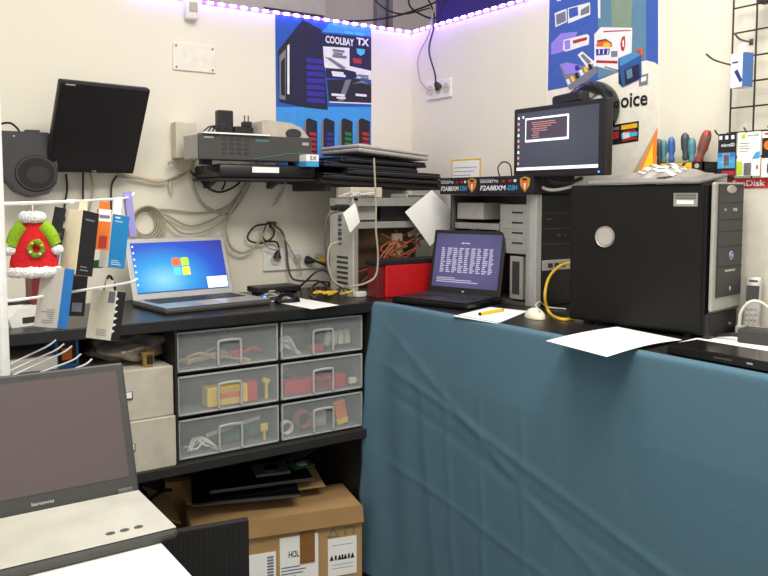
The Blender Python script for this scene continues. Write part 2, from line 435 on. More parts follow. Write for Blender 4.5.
PR(INKG, [(600, 456), (654, 440), (650, 506), (598, 516)], -.0036); PR(INKW, [(612, 466), (644, 456), (642, 484), (612, 494)], -.004)
def P7(mt, pts, y):
    q = [hX(500+u/4, 80+v/4) for u, v in pts]; m.use(mt).flat([(py0-p.y, p.z-pz0) for p in q], y)
P7(INKK, [(440, 182), (558, 164), (556, 244), (440, 262)], -.0026)
P7(INKY, [(488, 182), (552, 172), (552, 190), (488, 200)], -.003); P7(INKR, [(500, 204), (548, 196), (546, 204), (502, 212)], -.0033)
P7(INKC, [(488, 214), (552, 206), (552, 222), (490, 236)], -.003); P7(INKR, [(490, 238), (550, 226), (550, 236), (490, 248)], -.003); P7(INKW, [(494, 210), (520, 206), (522, 230), (496, 236)], -.0033)
P7(INKR, [(446, 210), (478, 204), (478, 232), (448, 240)], -.003); P7(INKG, [(446, 192), (480, 186), (480, 198), (446, 204)], -.003)
m.build('print', None, o)
a, b = hX(607, 109), hX(648.5, 93.5)
text('choice', o, INKK, py0-a.y, py0-b.y, hX(628, 107.5).z-pz0, hX(628, 92.6).z-pz0, -.0034, .02)
m = M()

# ---- wall sockets
def socket_plate(name, label, loc, rot, w, n, h=.085):
    o = thing(name, label, 'socket', loc, rot)
    M().bx(-w/2, w/2, -.012, 0, 0, h, .004).build('plate', WHITE, o)
    for i in range(n):
        x = (i-(n-1)/2)*w/n
        mm = M(); mm.lathe([(.024, -.0165), (.024, -.012), (.021, -.012), (.021, -.0145), (.0, -.0145)][:2]+[(.024, -.011)], 20, (x, 0, h/2), 'Y')
        mm.build('socket_insert', BEIGE, o, True)
        for dx in (-.008, .008): M().cyl((x+dx, -.0172, h/2), (x+dx, -.0150, h/2), .003, seg=8).build('pin_hole', CHAR, o)
    return o
socket_plate('wall_socket', 'long white socket strip low on the left wall above the worktop', (-.665, 0, 1.238), 0, .34, 3, .1)
p0 = hX(425, 92); p1 = hX(456, 86)
socket_plate('wall_socket', 'white triple socket high on the right wall under the light strip', (0, (p0.y+p1.y)/2, p0.z-.045), RW, .19, 3, .09)
def plug(label, tip, pts, mt, r=.0045, rot=0):
    o = thing('power_cable', label, 'cable')
    M().tube(pts, r).build('cord', mt, o, True)
    t = Vector(tip); d = (Vector(pts[1])-Vector(pts[0])).normalized()
    M().cyl(t, Vector(pts[0])+d*.012, .021, .009, 12).build('plug', mt, o, True)
    return o
s = hX(439, 88, -.015)
plug('black power cable hanging from the ledge to the corner socket', s, [s+Vector((-.02, 0, .012)), hX(435, 74, -.04), hX(429, 50, -.03), hX(434, 26, -.02), hX(433, 10, .0), hX(425, -6, .06)], CABB)
cable('thin grey cable looping down to the corner socket', chain(hX, [(428, 90), (420, 80), (418, 58), (428, 36), (430, 28), (434, 8)], -.014), .003, CABG)

# ---- benches
wb = thing('workbench', 'black workbench with shelves under the left wall', 'workbench', (0, 0, 0))
M().bx(-3.2, -.004, -.62, -.004, 1.11, BZ, .003).build('worktop', BLKWOOD, wb)
M().bx(-3.2, -.64, -.62, -.03, .596, .632, .003).build('shelf', BLKWOOD2, wb)
M().bx(-.655, -.632, -.618, -.03, 0, 1.11).build('side_panel', BLKWOOD2, wb)
M().bx(-1.466, -1.459, -.615, -.03, .632, 1.11).build('divider', BLKWOOD2, wb)
M().bx(-3.2, -.64, -.03, -.01, 0, 1.11).build('shade_panel', BLKM, wb)  # added black sheet, its colour standing in for the shade under the worktop
ct = thing('counter', 'black counter top along the right wall behind the teal cloth', 'counter', (0, 0, 0))
M().bx(-.6, -.004, -3.4, -.621, 1.11, BZ, .003).build('worktop', BLKWOOD, ct)
M().bx(-.56, -.53, -3.3, -.66, 0, 1.11).build('front_panel', BLKM, ct)

# ---- teal cloth
def cl(u, v):
    yy = -.624-u*2.75
    k0 = .03*math.exp(-u*40)
    if v < .06:                                  # the rolled upper edge pinned along the counter front
        t = v/.06*PI/2
        return Vector((-.600-k0-.018*math.sin(t), yy, BZ-.011+.012*math.cos(t)))
    z = BZ-.011-(v-.06)/.94*(BZ-.03)
    d = BZ-z
    s = -yy-.624
    fade = min(1, d/.25)
    w = .010*math.sin(s*9+.6*d)*fade*math.exp(-s*.5)
    w += .012*math.sin(s*34+1.2*math.sin(d*5))*fade*math.exp(-s*3.2)
    for c, dr, a, wd in ((.42, .10, .010, .018), (.62, .06, .008, .012), (.83, .05, .009, .014), (1.0, -.02, .005, .010), (1.18, .12, .006, .02), (.27, .14, .010, .03)):
        q = (s-c-dr*d)/wd; w += a*math.exp(-q*q)*min(1, max(0, (d-.1)/.3))
    for c, sl, a, wd in ((.24, .26, .008, .014), (.34, .23, -.006, .018), (.62, .16, .006, .012), (.10, .55, .006, .02)):
        q = (d-c-sl*(s-.1))/wd; w += a*math.exp(-q*q)*min(1, s*4)
    w *= .42
    flare = .05*min(1, d/.8)*math.exp(-s*4)
    x = -.612-.03*math.exp(-u*40)-.006-abs(w)*.2-w-.012*fade-flare*.5
    return Vector((x, yy+flare*.9+.004*math.sin(z*23), z))
m = M(); m.grid(cl, 260, 110)
o = m.build('cloth', CLOTH, None, True)
sm = o.modifiers.new('thickness', 'SOLIDIFY'); sm.thickness = .002; sm.offset = 1
tag(o, 'teal blue cotton cloth hanging down the front of the right counter', 'cloth')

# ---- plastic drawer units with their contents
def drawer_unit(label, x0, x1, y0=-.585, z0=.632, zt=1.105):
    o = thing('drawer_unit', label, 'drawer unit', (0, 0, 0), 0, 'clear plastic drawer units')
    w = x1-x0; hh = (zt-z0)/3
    m = M()
    m.bx(x0, x0+.003, y0+.004, -.1, z0, zt); m.bx(x1-.003, x1, y0+.004, -.1, z0, zt)
    m.bx(x0, x1, -.1, -.09, z0, zt)
    for i in range(3): m.bx(x0, x1, y0+.004, -.1, z0+hh*i, z0+hh*i+.006)
    m.bx(x0, x1, y0+.004, -.1, zt-.004, zt)
    m.build('frame', BLKM, o)
    for i in range(3):
        a, b = z0+hh*i+.008, z0+hh*(i+1)-.008
        m = M(); c, d = x0+.005, x1-.005
        m.bx(c, d, y0-.002, y0+.001, a, b)
        m.bx(c, c+.002, y0+.001, -.14, a, b-.01); m.bx(d-.002, d, y0+.001, -.14, a, b-.01); m.bx(c, d, y0+.001, -.14, a, a+.002)
        dr = m.build('drawer', FROST, o)
        m = M()
        for e in ((c, c+.006), (d-.006, d)): m.bx(e[0], e[1], y0-.005, y0-.002, a, b)
        m.bx(c, d, y0-.005, y0-.002, b-.006, b); m.bx(c, d, y0-.005, y0-.002, a, a+.006)
        m.build('rim', FROSTE, dr)
        xm = (x0+x1)/2; hw = .044
        m = M()
        m.tube([(xm-hw, y0-.007, a+.01), (xm-hw, y0-.007, a+.085), (xm-hw+.012, y0-.008, a+.098), (xm+hw-.012, y0-.008, a+.098), (xm+hw, y0-.007, a+.085), (xm+hw, y0-.007, a+.01)], .0052, 6, 3)
        m.build('handle', mat('handle_plastic', (176, 180, 178), .4), dr, True)
    return o
drawer_unit('clear plastic three-drawer unit nearer the pale cartons, yellow box inside', -1.457, -1.052)
drawer_unit('clear plastic three-drawer unit beside the cloth, red box inside', -1.049, -.672)
hh = (1.105-.632)/3
Z1, Z2, Z3 = .632+hh*2+.011, .632+hh+.011, .632+.011
def strands(n, cx, cy, z, w, h, mt, r=.004, d=.03):
    m = M()
    for i in range(n):
        a = random.uniform(-.5, .5)
        pts = []
        for t in range(5):
            q = t/4
            pts.append((cx+(q-.5)*w*random.uniform(.8, 1), cy+random.uniform(-d, d), z+r+h*math.sin(q*PI+.4)*random.uniform(.2, 1)))
        m.tube(pts, r)
    m.use(mt); return m
def bundle(label, n, cx, cy, z, w, h, mt, r=.004, d=.03, cat='cable bundle', name='cable_bundle', group=None):
    m = strands(n, cx, cy, z, w, h, mt, r, d); m.mats = []
    return solo(name, label, cat, m, mt, group=group, smooth=True)
yF = -.51
bundle('tan cable bundle inside the upper left clear drawer', 7, -1.28, yF, Z1, .28, .05, CABT, .006)
o = solo('plug_adapter', 'red plug lead inside the upper left clear drawer', 'adapter', M().box((-1.2, -.53, Z1+.03), (.06, .02, .025), .006).tube([(-1.17, -.53, Z1+.03), (-1.13, -.53, Z1+.045), (-1.1, -.53, Z1+.03)], .006), RED)
bundle('white cable bundle inside the top clear drawer beside the cloth', 10, -.985, yF, Z1, .13, .07, CABW, .006)
m = M()
for i in range(4): m.box((-.8+.03*i, -.52, Z1+.045), (.026, .02, .06), .004, (0, .3-.12*i, 0))
solo('connector_pile', 'pale ribbon connectors inside the top clear drawer beside the cloth', 'connectors', m, BEIGE)
solo('small_box', 'small red box lying in the top clear drawer beside the cloth', 'box', M().box((-.86, -.53, Z1+.016), (.06, .03, .03), .004), RED)
o = thing('packaging_box', 'yellow box with a red end inside the middle left drawer', 'box', (-1.23, -.53, Z2), (0, 0, 0))
M().bx(-.1, .06, -.03, .03, .004, .075, .003).build('body', YEL, o); M().bx(.06, .1, -.031, .031, .004, .078, .003).build('end', RED, o)
M().bx(-.06, .03, -.0312, -.030, .03, .05).build('print', INKO, o)
solo('small_connector', 'small yellow connector in the middle left clear drawer', 'connector', M().box((-1.085, -.54, Z2+.07), (.03, .015, .02), .004, (0, .4, 0)).box((-1.085, -.54, Z2+.03), (.01, .01, .06)), YEL)
o = thing('packaging_box', 'long red box inside the middle drawer beside the cloth', 'box', (-.86, -.52, Z2))
M().bx(-.15, .13, -.03, .03, .0, .055, .004).build('body', RED, o); M().bx(-.02, .05, -.031, -.03, .01, .045).build('print', mat('dark_red', (130, 20, 24), .5), o)
bundle('brown wire bundle above the long red box in a clear drawer', 8, -.97, -.46, Z2+.055, .12, .05, CABR, .004)
solo('small_connector', 'small cream connector in the middle drawer beside the cloth', 'connector', M().box((-.695, -.54, Z2+.02), (.035, .02, .025), .004), CREAM)
m = M(); m.use(GREEN).box((-1.22, -.5, Z3+.03), (.26, .03, .05), .002, (0, -.1, 0)); m.use(LGREY).box((-1.22, -.535, Z3+.07), (.22, .004, .014), 0, (0, -.16, 0)); m.use(CHAR).box((-1.3, -.53, Z3+.02), (.03, .01, .02)).box((-1.17, -.53, Z3+.03), (.03, .01, .02)); m.mats = m.mats
solo('circuit_board', 'green circuit card inside the bottom left clear drawer', 'circuit board', m)
solo('small_connector', 'yellow connector beside the green circuit card in a drawer', 'connector', M().box((-1.1, -.55, Z3+.05), (.03, .012, .03), .003).box((-1.1, -.55, Z3+.02), (.008, .008, .04)), YEL)
bundle('white cable bundle inside the bottom left clear drawer', 5, -1.34, -.54, Z3, .14, .05, CABW, .004)
m = M()
for i in range(5): m.torus((-.925, -.52-.008*i, Z3+.05), .032+.004*random.random(), .004, axis='Y')
solo('coiled_cable', 'coil of dark red cable inside the bottom drawer beside the cloth', 'cable coil', m, CABR, smooth=True)
m = M()
for i in range(4): m.torus((-1.0, -.53-.006*i, Z3+.03), .024, .004, axis='Y')
solo('coiled_cable', 'small coil of white cable inside the bottom drawer beside the cloth', 'cable coil', m, CABW, smooth=True)
o = thing('packaging_box', 'orange and yellow box leaning inside the bottom drawer beside the cloth', 'box', (-.745, -.54, Z3+.006), (0, -.18, 0))
M().bx(-.025, .025, -.01, .01, 0, .1, .002).build('body', ORANGE, o); M().bx(-.026, .026, -.0105, .0105, 0, .025, .002).build('end', YEL, o)
solo('small_box', 'grey plastic holder inside the bottom drawer beside the cloth', 'box', M().box((-.84, -.5, Z3+.03), (.07, .04, .06), .006).box((-.84, -.52, Z3+.065), (.05, .03, .012), .004), LGREY)

# ---- pale cartons left of the drawers
def pale_carton(label, x0, x1, z0, z1, yf):
    o = thing('storage_carton', label, 'carton', (0, 0, 0), 0, 'pale grained cartons')
    M().bx(x0, x1, yf, -.2, z0, z1, .003).build('body', WOODG, o)
    xm = (x0+x1)/2; zm = z0+(z1-z0)*.5
    M().bx(xm-.038, xm+.022, yf-.004, yf, zm-.012, zm+.016, .001).build('label_holder', STEELD, o)
    M().bx(xm-.034, xm+.018, yf-.0055, yf-.003, zm-.006, zm+.014).build('card', PAPER, o)
    return o
pale_carton('pale grained storage carton under the other, on the lower shelf', -1.80, -1.468, .632, .81, -.612)
pale_carton('pale grained storage carton resting on the other one', -1.80, -1.470, .812, .985, -.6)

# ---- under the worktop, left: bag, cup, more cartons
def crumple(c, d, amp, fr, seed):
    rnd = random.Random(seed); ph = [rnd.uniform(0, 6) for _ in range(6)]
    def fn(u, v):
        th = 2*PI*u; la = PI*(v-.5)
        p = Vector((math.cos(th)*math.cos(la)*d[0], math.sin(th)*math.cos(la)*d[1], math.sin(la)*d[2]))
        k = 1+amp*(math.sin(th*fr+ph[0]+3*la)+.7*math.sin(la*fr*2+ph[1]-2*th)+.6*math.sin(th*2*fr+ph[2]+la*5))
        return Vector(c)+p*k
    return fn
solo('plastic_bag', 'crumpled silver grey plastic bag on the pale cartons', 'bag', M().grid(crumple((-1.575, -.42, 1.04), (.15, .13, .05), .09, 3, 3), 48, 24), BAGG, smooth=True)
o = thing('gold_cup', 'small gold foil cup beside the crumpled bag', 'cup', (-1.545, -.56, .986))
M().lathe([(.018, 0), (.024, .05), (.026, .052), (.026, .048)], 16).build('bowl', GOLD, o, True)
M().box((0, -.022, .025), (.02, .01, .03), .002).build('label', BLKM, o)

# ---- boxes on the floor
bxr = rad(-14)
o = thing('cardboard_box', 'brown cardboard box with white labels, beside the cloth', 'box', (-1.0, -.39, 0), bxr)
w2, dd, hb = .335, .19, .335
M().bx(-w2, w2, -dd, .08, .001, hb, .004).build('carton', CARD, o)
M().box((.0, -dd-.010, hb-.030), (2*w2, .004, .066), 0, (-.25, 0, 0)).build('front_flap', CARDI, o)
M().bx(.075, .135, -dd-.006, -dd-.001, hb-.2, hb-.05).build('tape', TAPE, o)
def label_card(o, x0, x1, z0, z1, name='label'):
    return M().bx(x0, x1, -dd-.0028, -dd-.0005, z0, z1).build(name, PAPER, o)
l = label_card(o, -.005, .15, .05, .25)
l2 = label_card(o, -.125, -.02, .07, .2); l3 = label_card(o, .19, .31, .06, .215)
m = M()
for i in range(6): m.bx(.0, random.uniform(.05, .1), -dd-.0032, -dd-.0028, .06+.013*i, .065+.013*i)
m.build('print', INKG, l)
text('HOL', l, INKK, .03, .072, .165, .192, -dd-.0034, .02)
m = M()
for i in range(9): m.bx(-.055, -.03, -dd-.0032, -dd-.0028, .08+.012*i, .088+.012*i)
m.build('print', INKG, l2)
m = M()
m.use(INKK)
for qx in (.205, .238, .262, .292): m.prism([(qx-.009, .125), (qx, .148), (qx+.009, .125)], -dd-.0032, -dd-.0028)
for qx in (.222, .25, .277): m.bx(qx-.004, qx+.004, -dd-.0032, -dd-.0028, .125, .145)
m.use(INKG)
for qz in (.185, .105, .09): m.bx(.205, .295, -dd-.0032, -dd-.0028, qz, qz+.002)
m.build('print', None, l3)
m = M(); m.tube([(.19, -dd-.002, .226), (.21, -dd-.002, .256), (.235, -dd-.002, .226), (.19, -dd-.002, .226)], .0025, 5, 1); m.tube([(.262, -dd-.002, .226), (.262, -dd-.002, .254), (.297, -dd-.002, .254), (.297, -dd-.002, .226)], .0025, 5, 1)
m.build('printed_symbol', mat('faded_teal_ink', (96, 128, 124), .7), o)

o = thing('cardboard_box', 'open cardboard box full of black electronics under the shelf', 'box', (-1.05, -.18, 0), bxr)
M().bx(-.3, .3, -.03, .03, .001, .40, .004).build('carton', CARD, o)
M().box((.04, -.15, .395), (.56, .19, .004), 0, (.16, 0, 0)).build('flap', CARD, o)
M().box((-.33, -.16, .36), (.12, .22, .004), 0, (.2, .5, .2)).build('flap', CARD, o)
def dark_pile(name, label, cat, c, d, rz, tilt=0, mt=BLKG):
    o = thing(name, label, cat, c, (tilt, 0, rz))
    M().bx(-d[0]/2, d[0]/2, -d[1]/2, d[1]/2, 0, d[2], .006).build('body', mt, o)
    M().bx(-d[0]/2-.001, d[0]/2+.001, -d[1]/2-.003, -d[1]/2+.006, d[2]*.3, d[2]*.6, .001).build('trim', STEELD, o)
    return o
dark_pile('laptop_shell', 'black laptop shell on top of the open cardboard box', 'laptop', (-1.03, -.32, .425), (.42, .26, .018), bxr+.02, .1)
dark_pile('laptop_shell', 'black laptop shell lying under the other on the cardboard', 'laptop', (-1.1, -.36, .395), (.42, .26, .018), bxr-.1, .1)
o = thing('black_bag', 'black plastic bag slumped beside the open cardboard box', 'bag', (-1.535, -.3, .0))
M().grid(crumple((0, 0, .22), (.13, .14, .21), .08, 3, 11), 40, 24).build('body', BLKG, o, True)
M().tube([(.03, -.05, .42), (.09, -.08, .46), (.13, -.06, .45)], .008).build('knot', BLKG, o, True)
m = M()
for i in range(5): m.tube([(-1.0+.04*i, -.33, .452), (-.96+.05*i, -.36, .47+.01*i), (-.85, -.3-.02*i, .47+.012*i), (-.78+.02*i, -.32, .49)], .006)
solo('cable_bundle', 'black cable tangle on the laptop shells under the shelf', 'cable bundle', m, CABB, smooth=True)
o = thing('optical_drive', 'small grey metal drive frame lying on the black laptop shells', 'drive', (-1.0, -.40, .4585), (.1, 0, bxr))
M().bx(-.07, .07, -.05, .05, 0, .012, .002).build('frame', STEELD, o); M().cyl((0, 0, .011), (0, 0, .014), .03).build('disc', CHROME, o)
o = thing('circuit_board', 'small green circuit board on the black laptop shells', 'circuit board', (-.86, -.40, .455), (.1, 0, bxr+.3))
M().bx(-.05, .05, -.03, .03, 0, .004).build('board', GREEN, o); M().bx(-.02, .02, -.015, .01, .004, .009).build('chip', LGREY, o)
# dark panel in front
o = thing('ribbed_board', 'black ribbed panel standing on the floor behind the foreground desk', 'panel', (-1.755, -1.40, 0), rad(-10))
M().bx(-.22, .185, -.02, .0, .0, .75, .004).build('board', BLKM, o)
for sx in (-.18, .15): M().bx(sx-.02, sx+.02, -.06, .06, 0, .03, .004).build('foot', BLKM, o)
m = M()
for i in range(30): m.bx(-.21+.0127*i, -.205+.0127*i, -.0215, -.02, .035, .745)
m.build('ribbing', BLKM, o)

# ---- foreground desk, laptop and white sheet
o = thing('desk', 'white desk in the foreground under the large open laptop', 'desk', (0, 0, 0))
M().bx(-3.0, -1.935, -2.3, -1.59, .895, .925, .003).build('desk_top', WHITE, o)
for lx in (-2.95, -1.99):
    for ly in (-2.25, -1.64): M().bx(lx-.025, lx+.025, ly-.025, ly+.025, 0, .895).build('leg', CHAR, o)
def laptop_lid(o, w, h, hy, hz, lean, bez, shell, scr, t=.012, bb=None, extra=None):
    """lid as child of o hinged at local y=hy, z=hz, leaning back by lean"""
    lid = M().bx(-w/2, w/2, -t/2, t/2, 0, h, .005).build('lid', shell, o, False, (0, hy, hz), (-lean, 0, 0))
    b2 = bez if bb is None else bb
    M().bx(-w/2+bez, w/2-bez, -t/2-.001, -t/2, b2, h-bez).build('screen', scr, lid)
    return lid
lx0, lx1 = -2.29, -1.904
o = thing('laptop', 'large charcoal open laptop with a blank screen in the left foreground', 'laptop', ((lx0+lx1)/2, -1.73, .9255))
w = lx1-lx0
M().bx(-w/2, w/2, -.125, .125, 0, .022, .008).build('base', CHAR2, o)
dk = M().bx(-w/2+.003, w/2-.003, -.122, .108, .022, .0245, .002).build('palm_deck', DECK, o)
m = M()
for i in range(3):
    x = w/2-.115+.026*i
    m.torus((x, -.085, .0250), .0075, .0013, (1, .7)); m.bx(x-.004, x+.004, -.087, -.083, .0245, .0254)
m.build('printed_icons', STEELD, dk)
text('lenovo', lid := laptop_lid(o, w, .282, .118, .016, .36, .018, mat('lenovo_shell', (58, 57, 56), .5), LENSCR, .014, .036), LGREY, -.0205, .022, .014, .0215, -.0085, .02)
M().bx(-.02, .02, -.0076, -.0068, .270, .275).build('webcam', CHAR, lid)
for sx in (-w/2+.03, w/2-.03): M().bx(sx-.018, sx+.018, .108, .13, .012, .032, .005).build('hinge', STEELD, o)
m = M(); m.bx(-2.32, -1.942, -2.28, -1.876, .9262, .9285)
solo('paper_sheet', 'bright white sheet on the foreground desk before the laptop', 'paper', m, PAPER)

# ---- white display rack with hanging packages
A0 = Vector((-2.086, -1.258, 0)); AD = Vector((.826, .564, 0))
o = thing('display_rack', 'white wire display rack with long prongs at the left edge', 'display rack', A0, math.atan2(AD.y, AD.x))
M().bx(-.0205, .0035, .0095, .0335, .02, 1.85, .006).build('post', WIRE, o)
M().bx(-.14, .14, -.14, .14, 0, .02, .006).build('foot', WIRE, o)
M().tube([(-.006, .016, 1.556), (.05, .003, 1.557), (.21, 0, 1.561), (.215, 0, 1.561)], .0048).build('rail', WIRE, o, True)
m = M(); m.tube([(.2, 0, 1.561), (.36, 0, 1.567), (.43, 0, 1.572), (.45, 0, 1.584)], .0036); m.box((.2, 0, 1.561), (.014, .014, .012), .002); m.build('prong', WIRE, o, True)
m = M(); m.tube([(-.006, .016, 1.328), (.05, .003, 1.328), (.24, 0, 1.329), (.42, 0, 1.331), (.45, 0, 1.338)], .0038); m.build('prong', WIRE, o, True)
rinv = (Matrix.Translation(A0) @ Matrix.Rotation(math.atan2(AD.y, AD.x), 4, 'Z')).inverted()
for i, (eu, ev) in enumerate(((56, 340), (64, 344), (72, 346), (81, 354), (92, 359))):
    e = rinv @ hD(eu, ev, 2.06); k = rinv @ hD(eu-9, ev+6.5, 2.04); s0 = rinv @ hD(-4, 371+6*i, 1.85)
    M().tube([s0, (s0*.4+k*.6), k, e], .0024).build('short_prong', mat('pale_wire', (206, 204, 200), .4), o, True)
def at_arm(t, off=0.):
    p = A0+AD*t+Vector((AD.y, -AD.x, 0))*off; return p
def hung_box(label, t, ztop, size, side, front, roll=10, rz=30, off=.0, deco=None, cat='package', drop=.0, ztie=None):
    """box hanging by a tab from a prong; origin at its base centre"""
    w, d, h = size
    p = at_arm(t, off)
    r = rad(roll)
    base = Vector((p.x, p.y, ztop))-Vector((math.sin(r)*math.cos(rad(rz)), math.sin(r)*math.sin(rad(rz)), math.cos(r)))*h
    o = thing('hanging_package', label, cat, base, (0, r, rad(rz)))
    M().bx(-w/2, w/2, -d/2, d/2, 0, h, .001).build('carton', side, o)
    M().bx(-w/2+.0005, w/2, -d/2-.0012, -d/2, 0.0005, h-.0005).build('front_print', front, o)
    tz = h+(ztie or .028)
    M().bx(-.014, .014, .0, .001, h-.001, tz).build('hang_tab', side, o)
    if deco: deco(o, w, d, h)
    return o
def deco_black(o, w, d, h):
    m = M(); m.bx(-w*.3, w*.25, -d/2-.0016, -d/2-.0012, h*.85, h*.875); m.bx(-w*.3, w*.1, -d/2-.0016, -d/2-.0012, h*.12, h*.14); m.bx(-w*.3, w*.2, -d/2-.0016, -d/2-.0012, h*.07, h*.09); m.build('small_print', INKG, o)
def deco_blue(o, w, d, h):
    m = M(); m.bx(-w*.35, -w*.05, -d/2-.0016, -d/2-.0012, h*.92, h*.95); m.bx(-w*.35, w*.1, -d/2-.0016, -d/2-.0012, h*.86, h*.875)
    for i in range(3): m.bx(-w*.35, w*.25-.005*i, -d/2-.0016, -d/2-.0012, h*(.06+.035*i), h*(.07+.035*i))
    m.build('small_print', INKW, o)
def deco_side(o, w, d, h):
    m = M()
    for i in range(7): m.bx(-w/2-.0006, -w/2, -d*.3, d*random.uniform(-.1, .35), h*(.08+.035*i), h*(.09+.035*i))
    m.build('small_print', INKG, o)
def deco_dark(o, w, d, h):
    m = M()
    for i in range(4): m.bx(-w*.4, w*random.uniform(.1, .4), -d/2-.0016, -d/2-.0012, h*(.6+.07*i), h*(.62+.07*i))
    m.build('small_print', INKG, o); M().bx(-w/2, w/2, -d/2-.0018, -d/2-.001, 0, h*.25).build('blue_band', BLUE, o)
def deco_jag(o, w, d, h):
    m = M()
    for i in range(6): m.prism([(-w/2, h*(.15+.13*i)), (-w*random.uniform(.1, .3), h*(.2+.13*i)), (-w/2, h*(.22+.13*i))], -d/2-.0018, -d/2-.0012)
    m.build('print', INKW, o)
    m = M()
    for i in range(5): m.bx(-w/2-.0006, -w/2, -d*.3, d*.1, h*(.08+.03*i), h*(.088+.03*i))
    m.bx(-w/2-.0006, -w/2, -d*.45, -d*.2, h*.75, h*.98); m.build('small_print', INKG, o)
hung_box('small black and blue package hanging beside the red felt coat', .165, 1.497, (.035, .02, .088), BLKM, BLKM, 12, 0, -.012, deco_dark, ztie=.05)
hung_box('tall cream sided black fronted package hanging on the rack prong', .222, 1.535, (.056, .056, .165), CREAM, BLKM, 11, 32, .02, deco_black, ztie=.03)
hung_box('red and orange package hanging between black and blue packages', .30, 1.540, (.033, .018, .108), ORANGE, ORANGE, 6, 0, .022, lambda o, w, d, h: (M().bx(-w/2, w/2, -d/2-.0018, -d/2-.001, h*.7, h).build('header', PAPER, o), M().bx(-w*.4, w*.4, -d/2-.0024, -d/2-.0018, h*.78, h*.86).build('barcode', INKG, o), M().bx(-w*.3, w*.3, -d/2-.0024, -d/2-.0012, h*.05, h*.35).build('print', INKR, o)), ztie=.02)
hung_box('white sided bright blue package hanging on the rack prong', .36, 1.524, (.058, .036, .146), PAPER, mat('bright_blue_card', (28, 132, 196), .5), 9, 26, .012, deco_blue, ztie=.045)
hung_box('narrow lilac package at the far end of the upper prong', .425, 1.578, (.022, .012, .118), LILAC, LILAC, -6, 10, -.004, None, ztie=.01)
# lower prong
hung_box('clear pouch with a blue edge hanging from the lower prong', .13, 1.396, (.032, .075, .148), mat('greyish_card', (192, 186, 176), .5), BLUE, 12, 33, .02, deco_side, ztie=-.02)
hung_box('black and white package hanging behind the lower prong', .27, 1.375, (.05, .03, .12), CHAR, BLKM, 8, 20, -.05, lambda o, w, d, h: M().bx(-w*.3, w*.3, -d/2-.0018, -d/2-.0012, h*.1, h*.3).build('small_print', INKG, o), ztie=-.02)
hung_box('white package with a black patterned side on the lower prong', .345, 1.316, (.030, .098, .135), CREAM if False else mat('ivory_card', (232, 226, 206), .6), BLKM, 12, 26, -.008, deco_jag, ztie=.03)
solo('hanging_package', 'olive green circuit package behind the black hanging package', 'package', M().box((0, 0, 0), (.07, .012, .022), .002).box((-.02, -.007, .003), (.02, .004, .01)), GREEN, at_arm(.33, -.06)+Vector((0, 0, 1.388)), rad(-10))
# red felt coat
p = at_arm(.095, -.02)
o = thing('felt_coat', 'tiny red felt coat with green sleeves hanging on the rack', 'ornament', (p.x, p.y, 1.385), rad(-14))
o.scale = (.86, .86, 1)
M().lathe([(.066, .0), (.064, .03), (.05, .075), (.036, .108), (.024, .13)], 28, sc=(1, .45)).build('body', REDF, o, True)
def furry(c, R, r, sc, seg=30, axis='Z'):
    m = M()
    for k in range(seg):
        a = 2*PI*k/seg
        q = Vector((R*math.cos(a)*sc[0], R*math.sin(a)*sc[1], 0)) if axis == 'Z' else Vector((R*math.cos(a)*sc[0], 0, R*math.sin(a)*sc[1]))
        m.sph(Vector(c)+q, r*random.uniform(.92, 1.12), (1, 1, random.uniform(.9, 1.1)), 8)
    return m
furry((0, 0, .004), .062, .0135, (1, .45)).build('hem_trim', FUR, o, True)
furry((0, 0, .138), .023, .014, (1, .6), 16).build('collar', FUR, o, True)
for sx in (-1, 1):
    M().tube([(sx*.026, 0, .118), (sx*.046, -.004, .096), (sx*.058, -.006, .07)], .019, 12, 4, .0165).build('sleeve', GRNF, o, True)
    M().sph((sx*.062, -.006, .058), .0165, (1.1, 1, .8)).build('cuff', FUR, o, True)
w_ = furry((.008, -.03, .062), .0165, .0075, (1, 1), 16, 'Y').build('wreath', DGRNF, o, True)
for a, c in ((.5, YEL), (2.2, YEL), (3.6, WHITE), (5.4, WHITE)):
    M().sph((.008+.0165*math.cos(a), -.038, .062+.0165*math.sin(a)), .0032, seg=8).build('bead', c, w_, True)
M().tube([(0, 0, .14), (.0, .006, .16), (0, .012, .176)], .0018).build('loop', CABW, o, True)

# ---- things on the worktop behind the rack
p = hZ(22, 304); 
o = thing('small_box', 'dark red box with a white label at the left end of the worktop', 'box', (p.x, -.33, BZ), 0)
q = hY(22, 302, -.4); q2 = hY(22, 278, -.4)
M().bx(-.055, .05, -.07, .05, 0, .155, .003).build('carton', mat('dark_red_card', (108, 26, 26), .5), o)
M().bx(-.02, .022, -.072, -.07, .05, .1).build('label', PAPER, o)
M().bx(-.01, .012, -.0735, -.072, .06, .09).build('printed_symbol', INKK, o)
p = hZ(28, 326)
o = thing('label_printer', 'small white rounded printer at the left end of the worktop', 'printer', (p.x, p.y+.05, BZ), rad(18))
m = M(); m.prism([(-.07, .0), (.07, 0), (.075, .03), (.05, .058), (-.05, .06), (-.08, .03)], -.05, .06); m.build('case', WHITE, o)
M().bx(-.035, .045, -.0515, -.049, .01, .03, .004).build('paper_slot', CHAR, o)
solo('black_case', 'flat black case lying behind the small white printer', 'case', M().box((0, 0, .03), (.14, .16, .06), .01).box((0, -.08, .032), (.1, .008, .01), .002), BLKM, (-1.86, -.3, BZ), .2)
solo('black_adapter', 'black adapter block behind the ivory package on the worktop', 'adapter', M().box((0, 0, .02), (.1, .06, .04), .008).box((.04, -.031, .02), (.01, .006, .012)), BLK, (-1.62, -.32, BZ), .1)
cable('black cable curling on the worktop left of the silver laptop', [(-1.66, -.25, BZ+.005), (-1.6, -.22, 1.22), (-1.56, -.15, 1.27), (-1.53, -.12, 1.22), (-1.54, -.12, 1.16)], .005, CABB)
